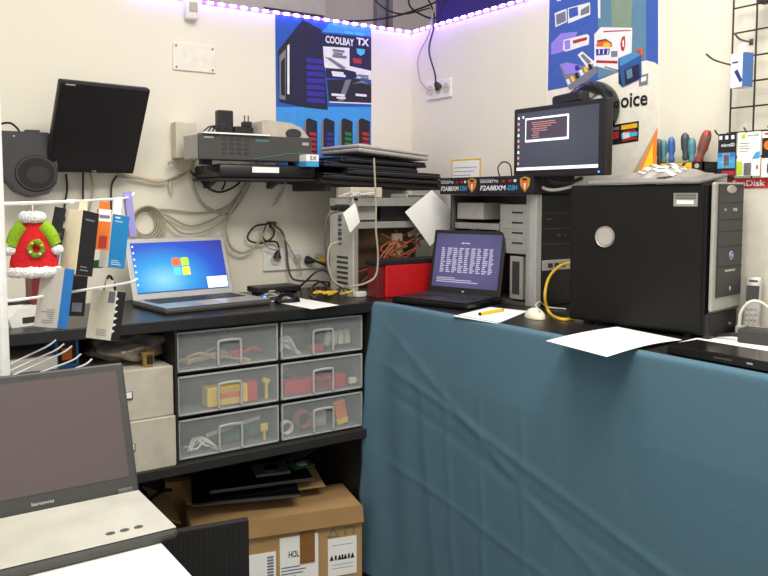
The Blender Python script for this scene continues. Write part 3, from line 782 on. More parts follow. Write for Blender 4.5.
# cartons below left behind the hooks
o = thing('shelf_carton', 'grey white carton stack front with a dark photo, left under worktop', 'carton', (-2.02, -.5, .632))
M().bx(-.2, .17, -.1, .2, 0, .43, .003).build('carton', mat('grey_card', (176, 172, 166), .7), o)
M().bx(-.06, .04, -.102, -.1, .28, .36).build('photo', DBLUE, o)
M().bx(-.2, .17, -.102, -.1, .385, .39).build('seam', STEELD, o)
o = thing('shelf_carton', 'small blue and orange carton beside the grey carton under the worktop', 'carton', (-1.80, -.42, .988), rad(10))
o.location.z = .987
M().bx(-.04, .04, -.05, .05, 0, .115, .002).build('carton', BLUE, o); M().bx(-.03, .03, -.052, -.05, .02, .1).build('print', BLKM, o); M().bx(-.02, .015, -.0535, -.052, .035, .075).build('picture', ORANGE, o)

# ---- silver laptop with the blue desktop
def keyboard(o, w, y0, y1, z, mt=BLK, nr=5, nc=15):
    m = M(); kw = w/nc; kh = (y1-y0)/nr
    for r in range(nr):
        for c in range(nc):
            m.bx(-w/2+c*kw+kw*.1, -w/2+(c+1)*kw-kw*.1, y0+r*kh+kh*.1, y0+(r+1)*kh-kh*.1, z, z+.0022)
    return m.build('keyboard', mt, o)
o = thing('laptop', 'silver open laptop with a bright blue desktop on the left bench', 'laptop', (-1.252, -.322, BZ), rad(6))
w = .445
M().bx(-w/2, w/2, -.155, .15, .0, .022, .008).build('base', CHAR2, o)
dk = M().bx(-w/2+.004, w/2-.004, -.151, .135, .022, .024, .001).build('palm_deck', mat('laptop_silver', (182, 180, 190), .3, metal=.5), o)
keyboard(o, .38, -.02, .115, .024, CHAR)
M().bx(-.06, .03, -.13, -.04, .024, .0245).build('touchpad', LGREY, o)
W7 = screen_mat('blue_desktop', [(0, (150, 235, 255)), (.3, (40, 170, 245)), (.62, (26, 84, 214)), (1, (44, 40, 150))], (.3, .25), (.95, 1.15), 1.0)
lid = laptop_lid(o, w-.005, .254, .14, .018, .33, .02, SILV, W7, .012, .026)
m = M()
yy = -.0076
sx = .0; sz = .128
for i, (dx, dz, c) in enumerate(((-1, 1, 'ff5a28'), (1, 1, '9cdc32'), (-1, -1, '46b4ff'), (1, -1, 'ffd83c'))):
    col = tuple(int(c[j:j+2], 16) for j in (0, 2, 4))
    m.use(mat('flag_'+('red', 'green', 'blue', 'yellow')[i], col, emit=col, es=1.0))
    s = .036
    pts = []
    for t in range(7):
        xx = (0.08+t/6*.92)*dx; pts.append((sx+xx*s, sz+.002*math.sin(t/6*PI)*1+(.08 if dz > 0 else -1)*s-.003*dx*0))
    for t in range(6, -1, -1):
        xx = (0.08+t/6*.92)*dx; pts.append((sx+xx*s, sz+.002*math.sin(t/6*PI)*1+(1 if dz > 0 else -.08)*s))
    m.flat(pts, yy)
m.build('screen_logo', None, lid)
LITW = mat('lit_white', (230, 240, 255), emit=(235, 242, 255), es=1.0)
M().rect(.105, w/2-.026, .031, .078, -.0077).build('screen_window', LITW, lid)
M().rect(-w/2+.022, w/2-.025, .0265, .0315, -.0075).build('taskbar', mat('lit_navy', (40, 60, 110), emit=(70, 84, 120), es=.5), lid)
m = M()
for i in range(7): m.rect(-w/2+.026, -w/2+.034, .215-.026*i, .223-.026*i, -.0077)
m.build('screen_icons', mat('lit_pale', (180, 210, 240), emit=(150, 190, 235), es=.8), lid)

# ---- left wall monitor and round device
o = thing('monitor', 'black blank square monitor tilted down on the left wall', 'monitor', (-1.603, -.105, 1.664), (rad(27), 0, rad(9)))
w, h = .345, .358
M().bx(-w/2, w/2, 0, .03, 0, h, .008).build('housing', BLK, o)
M().bx(-w/2+.013, w/2-.013, -.0015, .0, .022, h-.016).build('screen', DKSCR, o)
M().bx(-.1, .1, .03, .055, .06, .3, .02).build('back_shell', BLK, o)
text('LG', o, LGREY, .0, .016, .006, .015, -.0012, .02)
M().bx(-w/2+.02, -w/2+.055, -.0012, -.0002, h-.014, h-.009).build('badge', LGREY, o)
arm = M(); arm.tube([(0, .05, .18), (.0, .17, .25), (0, .20, .15)], .016, 8); arm.build('wall_arm', CHAR, o, True)
o = thing('wall_speaker', 'charcoal wall speaker with a round recess beside the left monitor', 'speaker', (-1.84, -.13, 1.585), (0, 0, 0))
body = [(-.095, .225), (.075, .225), (.095, .2), (.105, .1), (.1, .04), (.07, .0), (.02, -.012), (-.03, .01), (-.095, .09)]
m = M(); m.prism(body, -.02, .128); m.build('case', mat('charcoal_case', (58, 55, 60), .55), o)
m = M()
m.lathe([(.070, -.026), (.074, -.021), (.074, -.02)], 32, (.03, 0, .075), 'Y', (1, .9)); m.build('recess_rim', CHAR, o, True)
M().lathe([(.063, -.0275), (.063, -.026)], 32, (.03, 0, .075), 'Y', (1, .9)).build('round_plate', BLKM, o, True)
M().lathe([(.04, -.0285), (.04, -.027)], 32, (.035, 0, .07), 'Y', (1, .8)).build('grille', mat('dull_black', (40, 37, 38), .6), o, True)
M().bx(.0, .05, -.01, .03, .224, .234, .003).build('button', CHAR, o)
M().bx(-.045, -.038, -.0215, -.02, .205, .21).build('indicator', LGREY, o)
cable('black cable plugged into the top of the charcoal wall speaker', [tuple(hY(20, 133, -.1)), tuple(hY(17, 128, -.1)), tuple(hY(10, 123, -.1)), tuple(hY(0, 124, -.09)), tuple(hY(-15, 128, -.05))], .004, CABB)
for i, (uv, lab, mt) in enumerate((([(83, 172), (83, 200), (84, 230)], 'black cable hanging straight down below the left monitor', CABB), ([(66, 174), (67, 190), (64, 215), (70, 235)], 'thin dark cable below the gap between speaker and monitor', CABB), ([(90, 172), (93, 190), (88, 215), (84, 240)], 'grey cable hanging below the middle of the left monitor', CABG), ([(118, 174), (112, 184), (111, 200), (112, 230)], 'short black cable hanging below the right edge of the monitor', CABB))):
    cable(lab, chain(hY, uv, -.02), .004, mt)

# ---- shelf with stacked devices on the left wall
o = thing('wall_shelf', 'black shelf on the left wall carrying the grey recorder', 'shelf', (0, 0, 1.641))
M().bx(-1.165, -.725, -.30, -.001, 0, .009, .002).build('board', BLKWOOD2, o)
for sx in (-1.1, -.8): M().prism([(-.0, -.0), (-.0, -.03), (-.01, -.03), (-.1, -.0)], -.012, .012).build('bracket', CHAR, o, False, (sx, 0, 0), PI/2)
o = thing('media_player', 'slim black player on the shelf under the grey recorder', 'player', (-.965, -.16, 1.651))
M().bx(-.20, .235, -.15, .13, .0, .055, .014).build('case', BLK, o, True)
M().bx(-.06, .06, -.152, -.149, .022, .045).build('label', PAPER, o)
M().tube([(-.19, -.12, .03), (-.23, -.13, .034), (-.25, -.13, .036)], .009).build('lead', BLK, o, True)
o = thing('recorder', 'grey front desktop recorder box on the black wall shelf', 'recorder', (-.995, -.16, 1.713))
w = .5
M().bx(-w/2, w/2, -.13, .03, .012, .108, .004).build('case', LGREY, o)
for fx in (-.2, .2): M().bx(fx-.02, fx+.02, -.1, -.06, -.010, .012).build('rubber_foot', BLKM, o)
fr = M().bx(-w/2-.002, w/2+.002, -.142, -.13, .008, .11, .004).build('front_panel', mat('recorder_front', (70, 68, 66), .45), o)
m = M(); m.tube([(-.02, -.143, .014), (.08, -.143, .03), (.15, -.143, .042), (w/2, -.143, .043)], .002, 5); m.build('stripe', mat('green_stripe', (70, 120, 104), .5), fr)
m = M()
for i in range(4):
    for j in range(4): m.bx(-.155+.032*i, -.135+.032*i, -.1435, -.142, .03+.018*j, .04+.018*j)
m.build('keypad', CHAR, fr)
M().bx(-.01, .05, -.1432, -.142, .085, .095).build('display', mat('display_green', (70, 120, 116), .4), fr)
M().bx(-.23, -.19, -.1432, -.142, .092, .098).build('badge', LGREY, fr)
M().bx(.205, .235, -.1432, -.142, .078, .09).build('badge', LGREY, fr)
o = thing('wall_box', 'beige junction box on the left wall beside the recorder', 'junction box', (-1.205, -.001, 1.735))
M().bx(-.045, .045, -.06, 0, 0, .15, .004).build('case', BEIGE, o); M().bx(-.012, .022, -.063, -.06, .05, .09, .003).build('socket', CHAR, o)
o = thing('paper_sheet', 'thin white board lying on top of the grey recorder', 'paper', (-1.1, -.215, 1.822))
M().bx(-.13, .155, -.1, .1, 0, .006).build('board', PAPER, o)
o = thing('power_adapter', 'upright black adapter block standing on the recorder', 'adapter', (-1.07, -.14, 1.8285))
M().bx(-.034, .034, -.02, .02, 0, .105, .006).build('block', BLK, o); M().bx(-.012, .012, -.024, -.02, .0, .016).build('lead_socket', CHAR, o)
o = thing('power_adapter', 'black plug adapter with two upright pins on the recorder', 'adapter', (-.99, -.16, 1.8285))
M().bx(-.05, .036, -.02, .02, 0, .04, .006).build('block', BLK, o); M().bx(-.008, .03, -.016, .016, .04, .062, .004).build('pin_base', BLK, o)
for dx in (.003, .02): M().cyl((dx, 0, .06), (dx, 0, .088), .003).build('pin', STEELD, o)
m = M()
for i in range(6): m.tube([(-1.2+.02*i, -.23, 1.832), (-1.17+.012*i, -.235, 1.856+.003*i), (-1.13, -.23-.006*i, 1.842), (-1.10-.005*i, -.235, 1.86), (-1.07-.01*i, -.235, 1.833)], .0034)
solo('cable_bundle', 'tangled black cable lying on the white board on the recorder', 'cable bundle', m, CABB, smooth=True)
o = thing('label_maker', 'beige handheld machine with dark dial on the recorder', 'machine', (-.835, -.17, 1.821))
m = M(); m.prism([(-.105, 0), (-.105, .066), (-.09, .075), (.03, .068), (.08, .05), (.115, .012), (.115, 0)], -.06, .09); m.build('case', mat('warm_beige', (188, 180, 162), .5), o)
M().lathe([(.026, -.072), (.028, -.06), (.028, -.058)], 20, (.04, 0, .022), 'Y', (1.3, .8)).build('dial', CHAR, o, True)

# ---- corner shelf with closed laptops
cs = thing('wall_shelf', 'tilted black shelf in the corner under the closed laptops', 'shelf', (-.70, 0, 1.632), (0, rad(2.2), 0))
M().bx(-.02, .66, -.34, -.001, 0, .02, .003).build('board', BLKWOOD2, cs)
M().bx(.02, .05, -.3, -.001, -.03, 0).build('batten', CHAR, cs)
def closed(label, x0, x1, y0, y1, z, t, mt, tilt=2.2, lid=None, rz=0):
    o = thing('closed_laptop', label, 'laptop', (-.70, 0, 1.632), (0, rad(tilt), 0), 'closed laptops on the corner shelf')
    M().bx(x0, x1, y0, y1, z, z+t*.55, .004).build('base', mt, o)
    M().bx(x0+.002, x1-.002, y0+.002, y1, z+t*.58, z+t, .005).build('lid', lid or mt, o)
    M().bx(x0+.03, x1-.03, y0-.001, y0+.003, z+t*.5, z+t*.62).build('seam', STEELD, o)
    return o
closed('closed black laptop at the bottom of the pile in the corner', -.02, .62, -.36, -.06, .021, .024, BLK)
M_ = closed('closed black laptop with silver edge, second from the pile bottom', .09, .60, -.37, -.06, .046, .026, BLKM, lid=BLK)
closed('closed dark navy laptop in the middle of the corner pile', -.015, .48, -.35, -.06, .073, .022, mat('navy_shell', (34, 32, 52), .4))
closed('closed black laptop under the silver top one of the pile', .06, .52, -.36, -.06, .096, .024, BLK)
o = thing('closed_laptop', 'closed light grey laptop on top of the corner pile', 'laptop', (-.70, 0, 1.632), (0, rad(4.5), 0), 'closed laptops on the corner shelf')
M().bx(.125, .505, -.39, -.06, .147, .165, .008).build('base', LGREY, o); M().bx(.123, .507, -.392, -.058, .166, .182, .008).build('lid', mat('pale_shell', (190, 186, 180), .5), o)
p = hY(316, 160, -.38)
o = thing('packaging_box', 'small white and blue box end beside the recorder', 'box', (p.x-.005, -.30, 1.7005), 0)
M().bx(-.03, .03, -.06, .06, 0, .022, .001).build('blue_band', SKY, o); M().bx(-.03, .03, -.06, .06, .022, .05, .001).build('carton', PAPER, o)
text('5X', o, INKK, -.012, .02, .026, .044, -.0605, .02)

# ---- cables on the left wall
def wl(label, uvs, r=.0045, mt=CABG, y=-.012, **kw): return cable(label, chain(hY, uvs, y), r, mt, **kw)
m = M()
for i in range(5):
    c = hY(145+i*.8, 223+.7*i, -.012-.007*i); m.torus(c, .044+.007*i, .0042, (1, 1.12), axis='Y')
solo('coiled_cable', 'coil of grey cable hanging on the left wall behind the laptop', 'cable coil', m, CABG, smooth=True)
wl('grey cable running from the wall coil to the right, topmost', [(150, 209), (170, 210), (200, 213), (226, 207), (243, 190), (254, 172), (257, 160)])
wl('grey cable drooping from the wall coil, second from top', [(152, 210), (168, 216), (190, 226), (214, 219), (232, 206), (246, 186), (254, 170)], .0045, CABG, -.02)
wl('grey cable drooping lowest between wall coil and shelf', [(154, 211), (166, 220), (182, 233), (202, 232), (222, 222), (238, 205), (250, 184), (255, 168)], .004, CABG, -.028)
wl('thick grey cable falling from the shelf and looping to the hook', [(256, 166), (244, 190), (231, 212), (226, 228), (230, 246), (242, 253), (254, 247), (264, 234), (268, 225)], .0055, CABG, -.036)
wl('grey cable curving down from the recorder to the coil runs', [(196, 155), (191, 172), (195, 190), (203, 204), (215, 211), (230, 215)], .0055, CABG, -.02)
wl('beige cable bunch reaching left from the recorder to the monitor', [(195, 160), (186, 172), (172, 180), (150, 180), (130, 176), (116, 175)], .0055, CABT, -.02)
wl('grey cable twin lying along the beige cable bunch', [(192, 168), (180, 174), (160, 182), (138, 178), (118, 177)], .0045, CABG, -.03)
wl('grey cable stub sticking left out of the cable bunch', [(188, 171), (180, 167), (172, 162), (168, 164)], .006, CABG, -.03)
wl('short grey cable tail dangling below the beige bunch', [(171, 179), (170, 185), (171, 192)], .007, mat('pale_tail', (196, 190, 160), .6), -.02)
wl('black cable sagging in a loop below the wall shelf', [(191, 172), (200, 180), (208, 188), (218, 192), (228, 190), (238, 184), (243, 175)], .005, CABB, -.045)
wl('black cable dropping from the slim player to the black loop', [(222, 172), (225, 182), (222, 190)], .004, CABB, -.05)
wl('black strap looping beside the end of the recorder', [(195, 134), (192, 144), (190, 153)], .007, CABB, -.08)
wl('thin grey cable hanging from the shelf towards the hook', [(288, 176), (284, 190), (278, 200), (272, 206)], .002, CABG, -.02)
wl('second thin grey cable hanging from the shelf', [(286, 176), (284, 186), (280, 194), (275, 200)], .002, CABG, -.026)
o = thing('cable_hook', 'small grey hook holding looped cables above the socket strip', 'hook', tuple(hY(270, 224, 0)))
M().bx(-.02, .02, -.012, 0, -.012, .012, .003).build('plate', STEELD, o); M().tube([(0, -.01, 0), (0, -.05, -.004), (0, -.06, .01)], .004).build('peg', STEELD, o, True)
wl('black cable loop hanging on the wall hook', [(270, 224), (256, 226), (248, 235), (250, 241), (262, 243), (272, 238), (274, 230), (268, 225)], .0045, CABB, -.03)
s = hY(277, 258, -.02)
plug('black plug hanging on its cable below the wall hook', s, [s+Vector((0, 0, .02)), hY(279, 248, -.02), hY(276, 242, -.022), hY(266, 241, -.02), hY(263, 236, -.022), hY(266, 226, -.024)], CABB)
wl('thick dark cable falling from the hook to the bench corner', [(274, 225), (282, 232), (286, 246), (288, 266), (292, 278), (302, 281), (318, 281), (330, 288)], .005, mat('dark_grey_cable', (84, 80, 74), .5), -.03)
wl('grey cable falling from the hook past the socket', [(272, 225), (284, 238), (292, 252), (299, 264), (301, 276)], .0035, CABG, -.036)
wl('pale cable loops dangling beside the wall hook', [(264, 226), (262, 236), (266, 246), (276, 250), (282, 244), (280, 232)], .003, CABG, -.04)
s = hY(307, 260, -.018)
plug('black plug in the socket strip with its cable to the bench', s, [s+Vector((.005, -.035, 0)), hY(318, 262, -.06), hY(328, 268, -.06), hY(332, 280, -.07), hY(322, 290, -.12), hY(310, 295, -.14)], CABB)
solo('plug_adapter', 'small yellow plug in the socket strip', 'plug', M().cyl((0, 0, 0), (0, -.03, 0), .014, .011).cyl((0, -.03, 0), (0, -.04, 0), .006), YEL, tuple(hY(321, 260, -.012)))

# ---- open computer case in the corner
cz0, cz1 = BZ, 1.57
o = thing('open_computer_case', 'opened beige computer case in the corner with red box before it', 'computer case', (-.395, -.35, BZ))
def bar(m, a, b, c, d, e, f): m.bx(a, b, c, d, e, f, .001)
m = M()
bar(m, -.225, .235, -.09, .1, .0, .012); bar(m, -.225, .235, .09, .1, 0, .42)
for zz in (.408,): bar(m, -.225, .235, -.09, .1, zz, .42)
bar(m, .22, .235, -.09, -.07, 0, .42); bar(m, -.225, -.205, -.09, -.07, 0, .42)
bar(m, -.205, .22, -.092, -.08, .385, .42)
m.build('chassis', STEEL, o)
rp = M().bx(-.232, -.225, -.09, .1, 0, .42, .001).build('rear_panel', mat('rear_plate', (196, 192, 180), .5), o)
m = M()
for i in range(6): m.bx(-.2336, -.232, -.05, .04, .05+.022*i, .06+.022*i)
m.build('slot', CHAR, rp)
m = M()
for i in range(7): m.bx(-.236, -.232, .0, .025, .22+.02*i, .226+.02*i+.004*(i % 3))
m.build('ports', mat('port_blue', (64, 70, 96), .5), rp)
M().bx(-.205, .22, -.086, -.074, .29, .318, .001).build('cross_bar', STEEL, o)
M().bx(-.19, -.09, -.06, .07, .325, .4, .003).build('power_supply', LGREY, o)
M().bx(-.05, .2, -.03, .08, .325, .4).build('drive_bay', CHAR, o)
M().bx(-.2, .2, .06, .075, .03, .29).build('circuit_board', mat('brown_board', (86, 66, 46), .6), o)
m = M()
for i in range(10): m.tube([(random.uniform(-.18, .1), -.03, random.uniform(.05, .12)), (random.uniform(-.15, .1), -.06, random.uniform(.12, .2)), (random.uniform(-.1, .15), -.06, random.uniform(.18, .26)), (random.uniform(-.05, .18), -.02, random.uniform(.2, .28))], .004)
m.build('wiring', CABR, o, True)
m = M()
for i in range(7): m.box((random.uniform(-.02, .18), -.05, random.uniform(.17, .27)), (random.uniform(.04, .09), .012, random.uniform(.015, .035)), .002, (0, random.uniform(-.6, .6), 0))
m.build('ribbon_cables', mat('ribbon_grey', (150, 144, 124), .6), o)
o = thing('red_box', 'red box with a black lid standing before the open corner case', 'box', (-.385, -.49, BZ))
M().bx(-.145, .155, -.055, .035, .0, .14, .006).build('body', RED, o); M().bx(-.19, .157, -.057, .037, .138, .16, .004).build('lid', BLKM, o)
M().bx(-.185, -.15, -.05, .03, 0, .138, .004).build('end_block', mat('dark_red_end', (110, 24, 24), .5), o)
# items on top of the corner case
o = thing('small_drive', 'beige drive block lying on the open corner case', 'drive', (-.56, -.37, 1.5705))
M().bx(-.07, .09, -.06, .06, 0, .045, .003).build('case', BEIGE, o); M().bx(-.05, .05, -.062, -.06, .012, .03).build('slot', LGREY, o)
m = M()
for i in range(8): m.tube([(-.68+.02*i, -.42, 1.575), (-.66+.018*i, -.45, 1.585+.01*random.random()), (-.64+.02*i, -.44, 1.576), (-.62+.01*i, -.46, 1.586)], .003)
solo('cable_bundle', 'pale cable ends heaped on the edge of the corner case', 'cable bundle', m, CABW, smooth=True)
o = thing('small_drive', 'slim silver drive on the right of the corner case top', 'drive', (-.29, -.38, 1.5705))
M().bx(-.06, .07, -.06, .06, 0, .018, .002).build('case', SILV, o); M().bx(-.05, .05, -.061, -.06, .005, .012).build('slot', STEELD, o)
def sheet(label, corners, name='paper_sheet', cat='paper', bend=.0, mt=PAPER, n=10, th=.0010, lines=None):
    a, b, c, d = [Vector(q) for q in corners]
    nrm = (b-a).cross(d-a).normalized()
    def fn(u, v): return a*(1-u)*(1-v)+b*u*(1-v)+c*u*v+d*(1-u)*v+nrm*bend*math.sin(u*PI)*math.sin(v*PI*.5+.5)
    return solo(name, label, cat, M().grid(fn, n, n, th), mt)
sheet('large white paper sheet taped askew between the two open cases', chain(hY, [(405, 211), (428, 201), (454, 214), (431, 246)], -.47)[:0] or [hY(405, 212, -.465), hY(430, 246, -.47), hY(459, 220, -.47), hY(432, 190, -.465)], bend=.006)
sheet('small white paper tag taped to the rear of the corner case', [hY(343, 213, -.5), hY(350, 233, -.5), hY(360, 222, -.5), hY(355, 203, -.5)], bend=.003)
wl('pale cable hanging down the front of the opened corner case', [(374, 158), (375, 180), (376, 205), (376, 230), (378, 255), (376, 275), (366, 283), (350, 287)], .004, CABG, -.58)
wl('dark grey cable arching beside the rear of the corner case', [(338, 211), (328, 216), (325, 232), (326, 255), (330, 275), (338, 285), (350, 290)], .005, mat('dark_grey_cable'), -.5)
wl('grey plug cable on the rear of the corner case', [(338, 242), (330, 246), (328, 262), (333, 280), (343, 287)], .0045, CABG, -.52)
o = solo('plug_adapter', 'dark plug pushed into the top rear of the corner case', 'plug', M().box((0, 0, 0), (.07, .03, .03), .008).box((-.045, 0, 0), (.03, .02, .02), .006), BLK, tuple(hY(342, 208, -.48)), .2)
# bench clutter in the corner
def zc(label, uvs, z, r, mt): return cable(label, [hZ(u, v, z+dz) for u, v, dz in uvs], r, mt)
zc('yellow cable across the bench before the corner case', [(352, 286, 0), (372, 285, 0), (388, 290, 0), (404, 291, 0)], BZ+.006, .006, CABT)
zc('yellow white cable from the black mouse past the red box', [(408, 290, 0), (420, 286, .01), (432, 278, .03), (442, 268, .06)], BZ+.006, .0045, CABY)
zc('black cable arching over the bench corner, nearest the mouse', [(292, 292, 0), (304, 283, .05), (316, 272, .1), (326, 271, .1), (331, 280, .05), (327, 289, 0)], BZ+.006, .0045, CABB)
zc('black cable looping across to the corner case rear', [(308, 290, 0), (320, 282, .05), (334, 283, .02), (350, 276, .06), (362, 270, .08)], BZ+.006, .0045, CABB)
zc('black cable slanting up to the red box', [(334, 290, 0), (346, 280, .05), (360, 270, .1), (372, 266, .11)], BZ+.006, .0045, CABB)
m = M()
for i in range(12): 
    x, y = random.uniform(-.85, -.62), random.uniform(-.42, -.22)
    m.tube([(x, y, BZ+.005), (x+random.uniform(-.06, .06), y+random.uniform(-.04, .04), BZ+.02+random.random()*.02), (x+random.uniform(-.1, .1), y+random.uniform(-.05, .05), BZ+.007)], .004)
solo('cable_bundle', 'dark cable tangle on the bench in front of the sockets', 'cable bundle', m, mat('mixed_cable', (70, 56, 44), .6), smooth=True)
m = M()
for i in range(5):
    x, y = random.uniform(-.82, -.62), random.uniform(-.45, -.35)
    m.tube([(x, y, BZ+.025), (x+random.uniform(-.05, .05), y-.03, BZ+.03), (x+random.uniform(-.09, .09), y-.02, BZ+.02)], .0045)
solo('cable_bundle', 'yellow cable ends lying on the dark tangle', 'cable bundle', m, CABY, smooth=True)
solo('small_connector', 'small white connector box on the bench before the corner case', 'connector', M().box((0, 0, .012), (.05, .025, .022), .003).box((.03, 0, .01), (.012, .014, .012), .002), WHITE, tuple(hZ(360, 297)), .2)
o = thing('router', 'flat black drive box on the bench behind the mouse', 'drive', (-.885, -.215, BZ), .05)
for fx in (-.08, .08): M().bx(fx-.012, fx+.012, -.03, .03, 0, .022).build('foot', BLKM, o)
M().bx(-.1, .1, -.06, .06, .022, .046, .004).build('case', BLK, o)
M().bx(-.06, -.03, -.0625, -.06, .028, .034).build('badge', LGREY, o)
o = thing('usb_hub', 'small hub glowing blue beside the silver laptop', 'hub', tuple(hZ(263, 301)), 0)
M().bx(-.02, .02, -.015, .015, 0, .022, .005).build('case', mat('smoked_blue', (60, 80, 130), .3), o); M().sph((0, -.015, .014), .008).build('lamp', mat('blue_lamp', (60, 110, 255), emit=(40, 110, 255), es=6), o, True)
bundle('pale cable heap behind the blue glowing hub', 5, -.93, -.29, BZ, .12, .02, CABG, .004)
z = BZ+.0022
sheet('white paper under the black mouse on the left bench', [hZ(270, 301, z), hZ(312, 309, z), hZ(339, 305, z), hZ(300, 298, z)])
def mouse(label, u, v, rz, mt, wheel, z=BZ, s=1):
    p = hZ(u, v, z)
    o = thing('computer_mouse', label, 'mouse', (p.x, p.y, z), rz)
    m = M(); m.sph((0, 0, .002), .03*s, (1.05, 1.8, 1.15), 20)
    bmesh.ops.bisect_plane(m.bm, geom=m.bm.verts[:]+m.bm.edges[:]+m.bm.faces[:], plane_co=(0, 0, .001), plane_no=(0, 0, -1), clear_outer=True)
    bmesh.ops.holes_fill(m.bm, edges=[e for e in m.bm.edges if e.is_boundary])
    m.build('shell', mt, o, True)
    M().cyl((-.003*s, -.034*s, .026*s), (.003*s, -.034*s, .026*s), .007*s).build('wheel', wheel, o, True)
    return o
mouse('black computer mouse on the white paper, left bench', 287, 302, rad(70), BLKG, CHAR, z=BZ+.0028)
mouse('small black mouse on the bench below the red box', 402, 292, rad(60), BLK, CHAR, s=.8)
mouse('white computer mouse on the right counter beside the pen', 535, 318, rad(-20), mat('ivory_plastic', (236, 230, 206), .35), LGREY)

# ---- black laptop with text on screen
o = thing('laptop', 'black open laptop showing columns of white text, right counter', 'laptop', (-.415, -.815, BZ), rad(-72))
w = .355
M().bx(-w/2, w/2, -.14, .125, 0, .026, .008).build('base', BLKG, o)
dk = M().bx(-w/2+.004, w/2-.004, -.137, .112, .026, .0275, .001).build('palm_deck', BLK, o)
keyboard(o, .31, -.01, .1, .0275, CHAR)
M().bx(-.045, .035, -.115, -.03, .0275, .028).build('touchpad', CHAR, o)
TS = screen_mat('text_display', [(0, (96, 92, 140)), (.6, (84, 80, 126)), (1, (70, 66, 108))], (.5, .5), (.8, .8), .95)
lid = laptop_lid(o, w-.008, .270, .118, .02, .2, .016, BLK, TS, .014, .03)
m = M()
yy = -.0092
for r in range(13):
    zz = .19-.0082*r
    for c in range(9):
        x0 = -.125+.029*c
        m.rect(x0, x0+random.uniform(.012, .024), zz, zz+.0045, yy)
for r in range(3): m.rect(-.135, -.135+(.09, .17, .2)[r], .066-.008*r, .0695-.008*r, yy)
m.rect(-.03, -.018, .212, .218, yy); m.rect(-.014, .01, .213, .217, yy)
m.build('screen_text', mat('lit_text', (160, 156, 178), emit=(158, 153, 176), es=.75), lid)
M().sph((0, -.0082, .014), .007, (1, .15, .55), 10).build('maker_mark', LGREY, lid, True)

# ---- tower with open side, under the motherboard cartons
o = thing('open_computer_case', 'silver and black computer tower with open side behind the text laptop', 'computer case', (-.116, -1.085, BZ), 0)
d_ = .5; hh_ = 1.585-BZ
m = M()
m.bx(-.1, .09, .012, d_, 0, .012); m.bx(-.1, .09, .012, d_, hh_-.006, hh_); m.bx(.084, .09, .012, d_, 0, hh_); m.bx(-.1, .09, d_-.006, d_, 0, hh_)
m.bx(-.1, -.088, d_-.02, d_, 0, hh_)
m.build('chassis', STEELD, o)
M().bx(-.102, -.072, -.02, .016, 0, hh_, .003).build('front_edge', SILV, o)
M().bx(-.102, -.085, .016, .035, .0, hh_, .002).build('side_flange', STEEL, o)
fp = M().bx(-.072, .092, -.02, .012, .0, hh_, .004).build('front_panel', BLK, o)
M().bx(-.07, .09, -.024, -.02, .14, .18, .002).build('silver_band', SILV, fp)
pm = M()
for i in range(3): pm.bx(-.04+.035*i, -.015+.035*i, -.0255, -.024, .15, .168)
pm.build('ports', CHAR, fp)
pm = M()
for zz in (.36, .30, .24): pm.bx(-.07, .09, -.0212, -.02, zz, zz+.003)
pm.bx(-.05, -.02, -.0222, -.02, .335, .342); pm.bx(.01, .03, -.0222, -.02, .27, .28); pm.bx(.05, .06, -.0222, -.02, .27, .28); pm.build('drive_door_lines', CHAR2, fp)
dc = M().bx(-.095, .06, .04, .19, .2, .395, .002).build('drive_cage', STEEL, o)
pm = M()
for zz in (.36, .32, .28, .24): pm.bx(-.0962, -.095, .06, .12, zz, zz+.006)
pm.build('slot', BLKM, dc)
pm = M()
for zz in (.38, .34, .3, .26, .22): pm.bx(-.0965, -.095, .045, .185, zz, zz+.002)
pm.build('ridge', LGREY, dc)
M().bx(-.095, .06, .06, .13, .02, .19, .002).build('lower_cage', STEEL, o)
M().bx(-.0965, -.094, .075, .115, .04, .17).build('cage_opening', CHAR, o)
M().bx(-.08, .06, .31, .48, .33, .40, .003).build('power_supply', LGREY, o)
M().bx(-.09, .05, .2, .48, .29, .315).build('cross_bar', STEEL, o)
M().cyl((-.04, .42, .25), (-.015, .42, .25), .04).build('cooler', STEEL, o)
M().bx(.06, .075, .2, .48, .03, .32).build('circuit_board', mat('dark_board', (36, 40, 38), .5), o)
M().tube([(-.06, .24, .27), (-.07, .215, .31), (-.06, .2, .33), (-.03, .19, .34)], .008).build('wiring', mat('orange_wire', (232, 150, 40), .5), o, True)
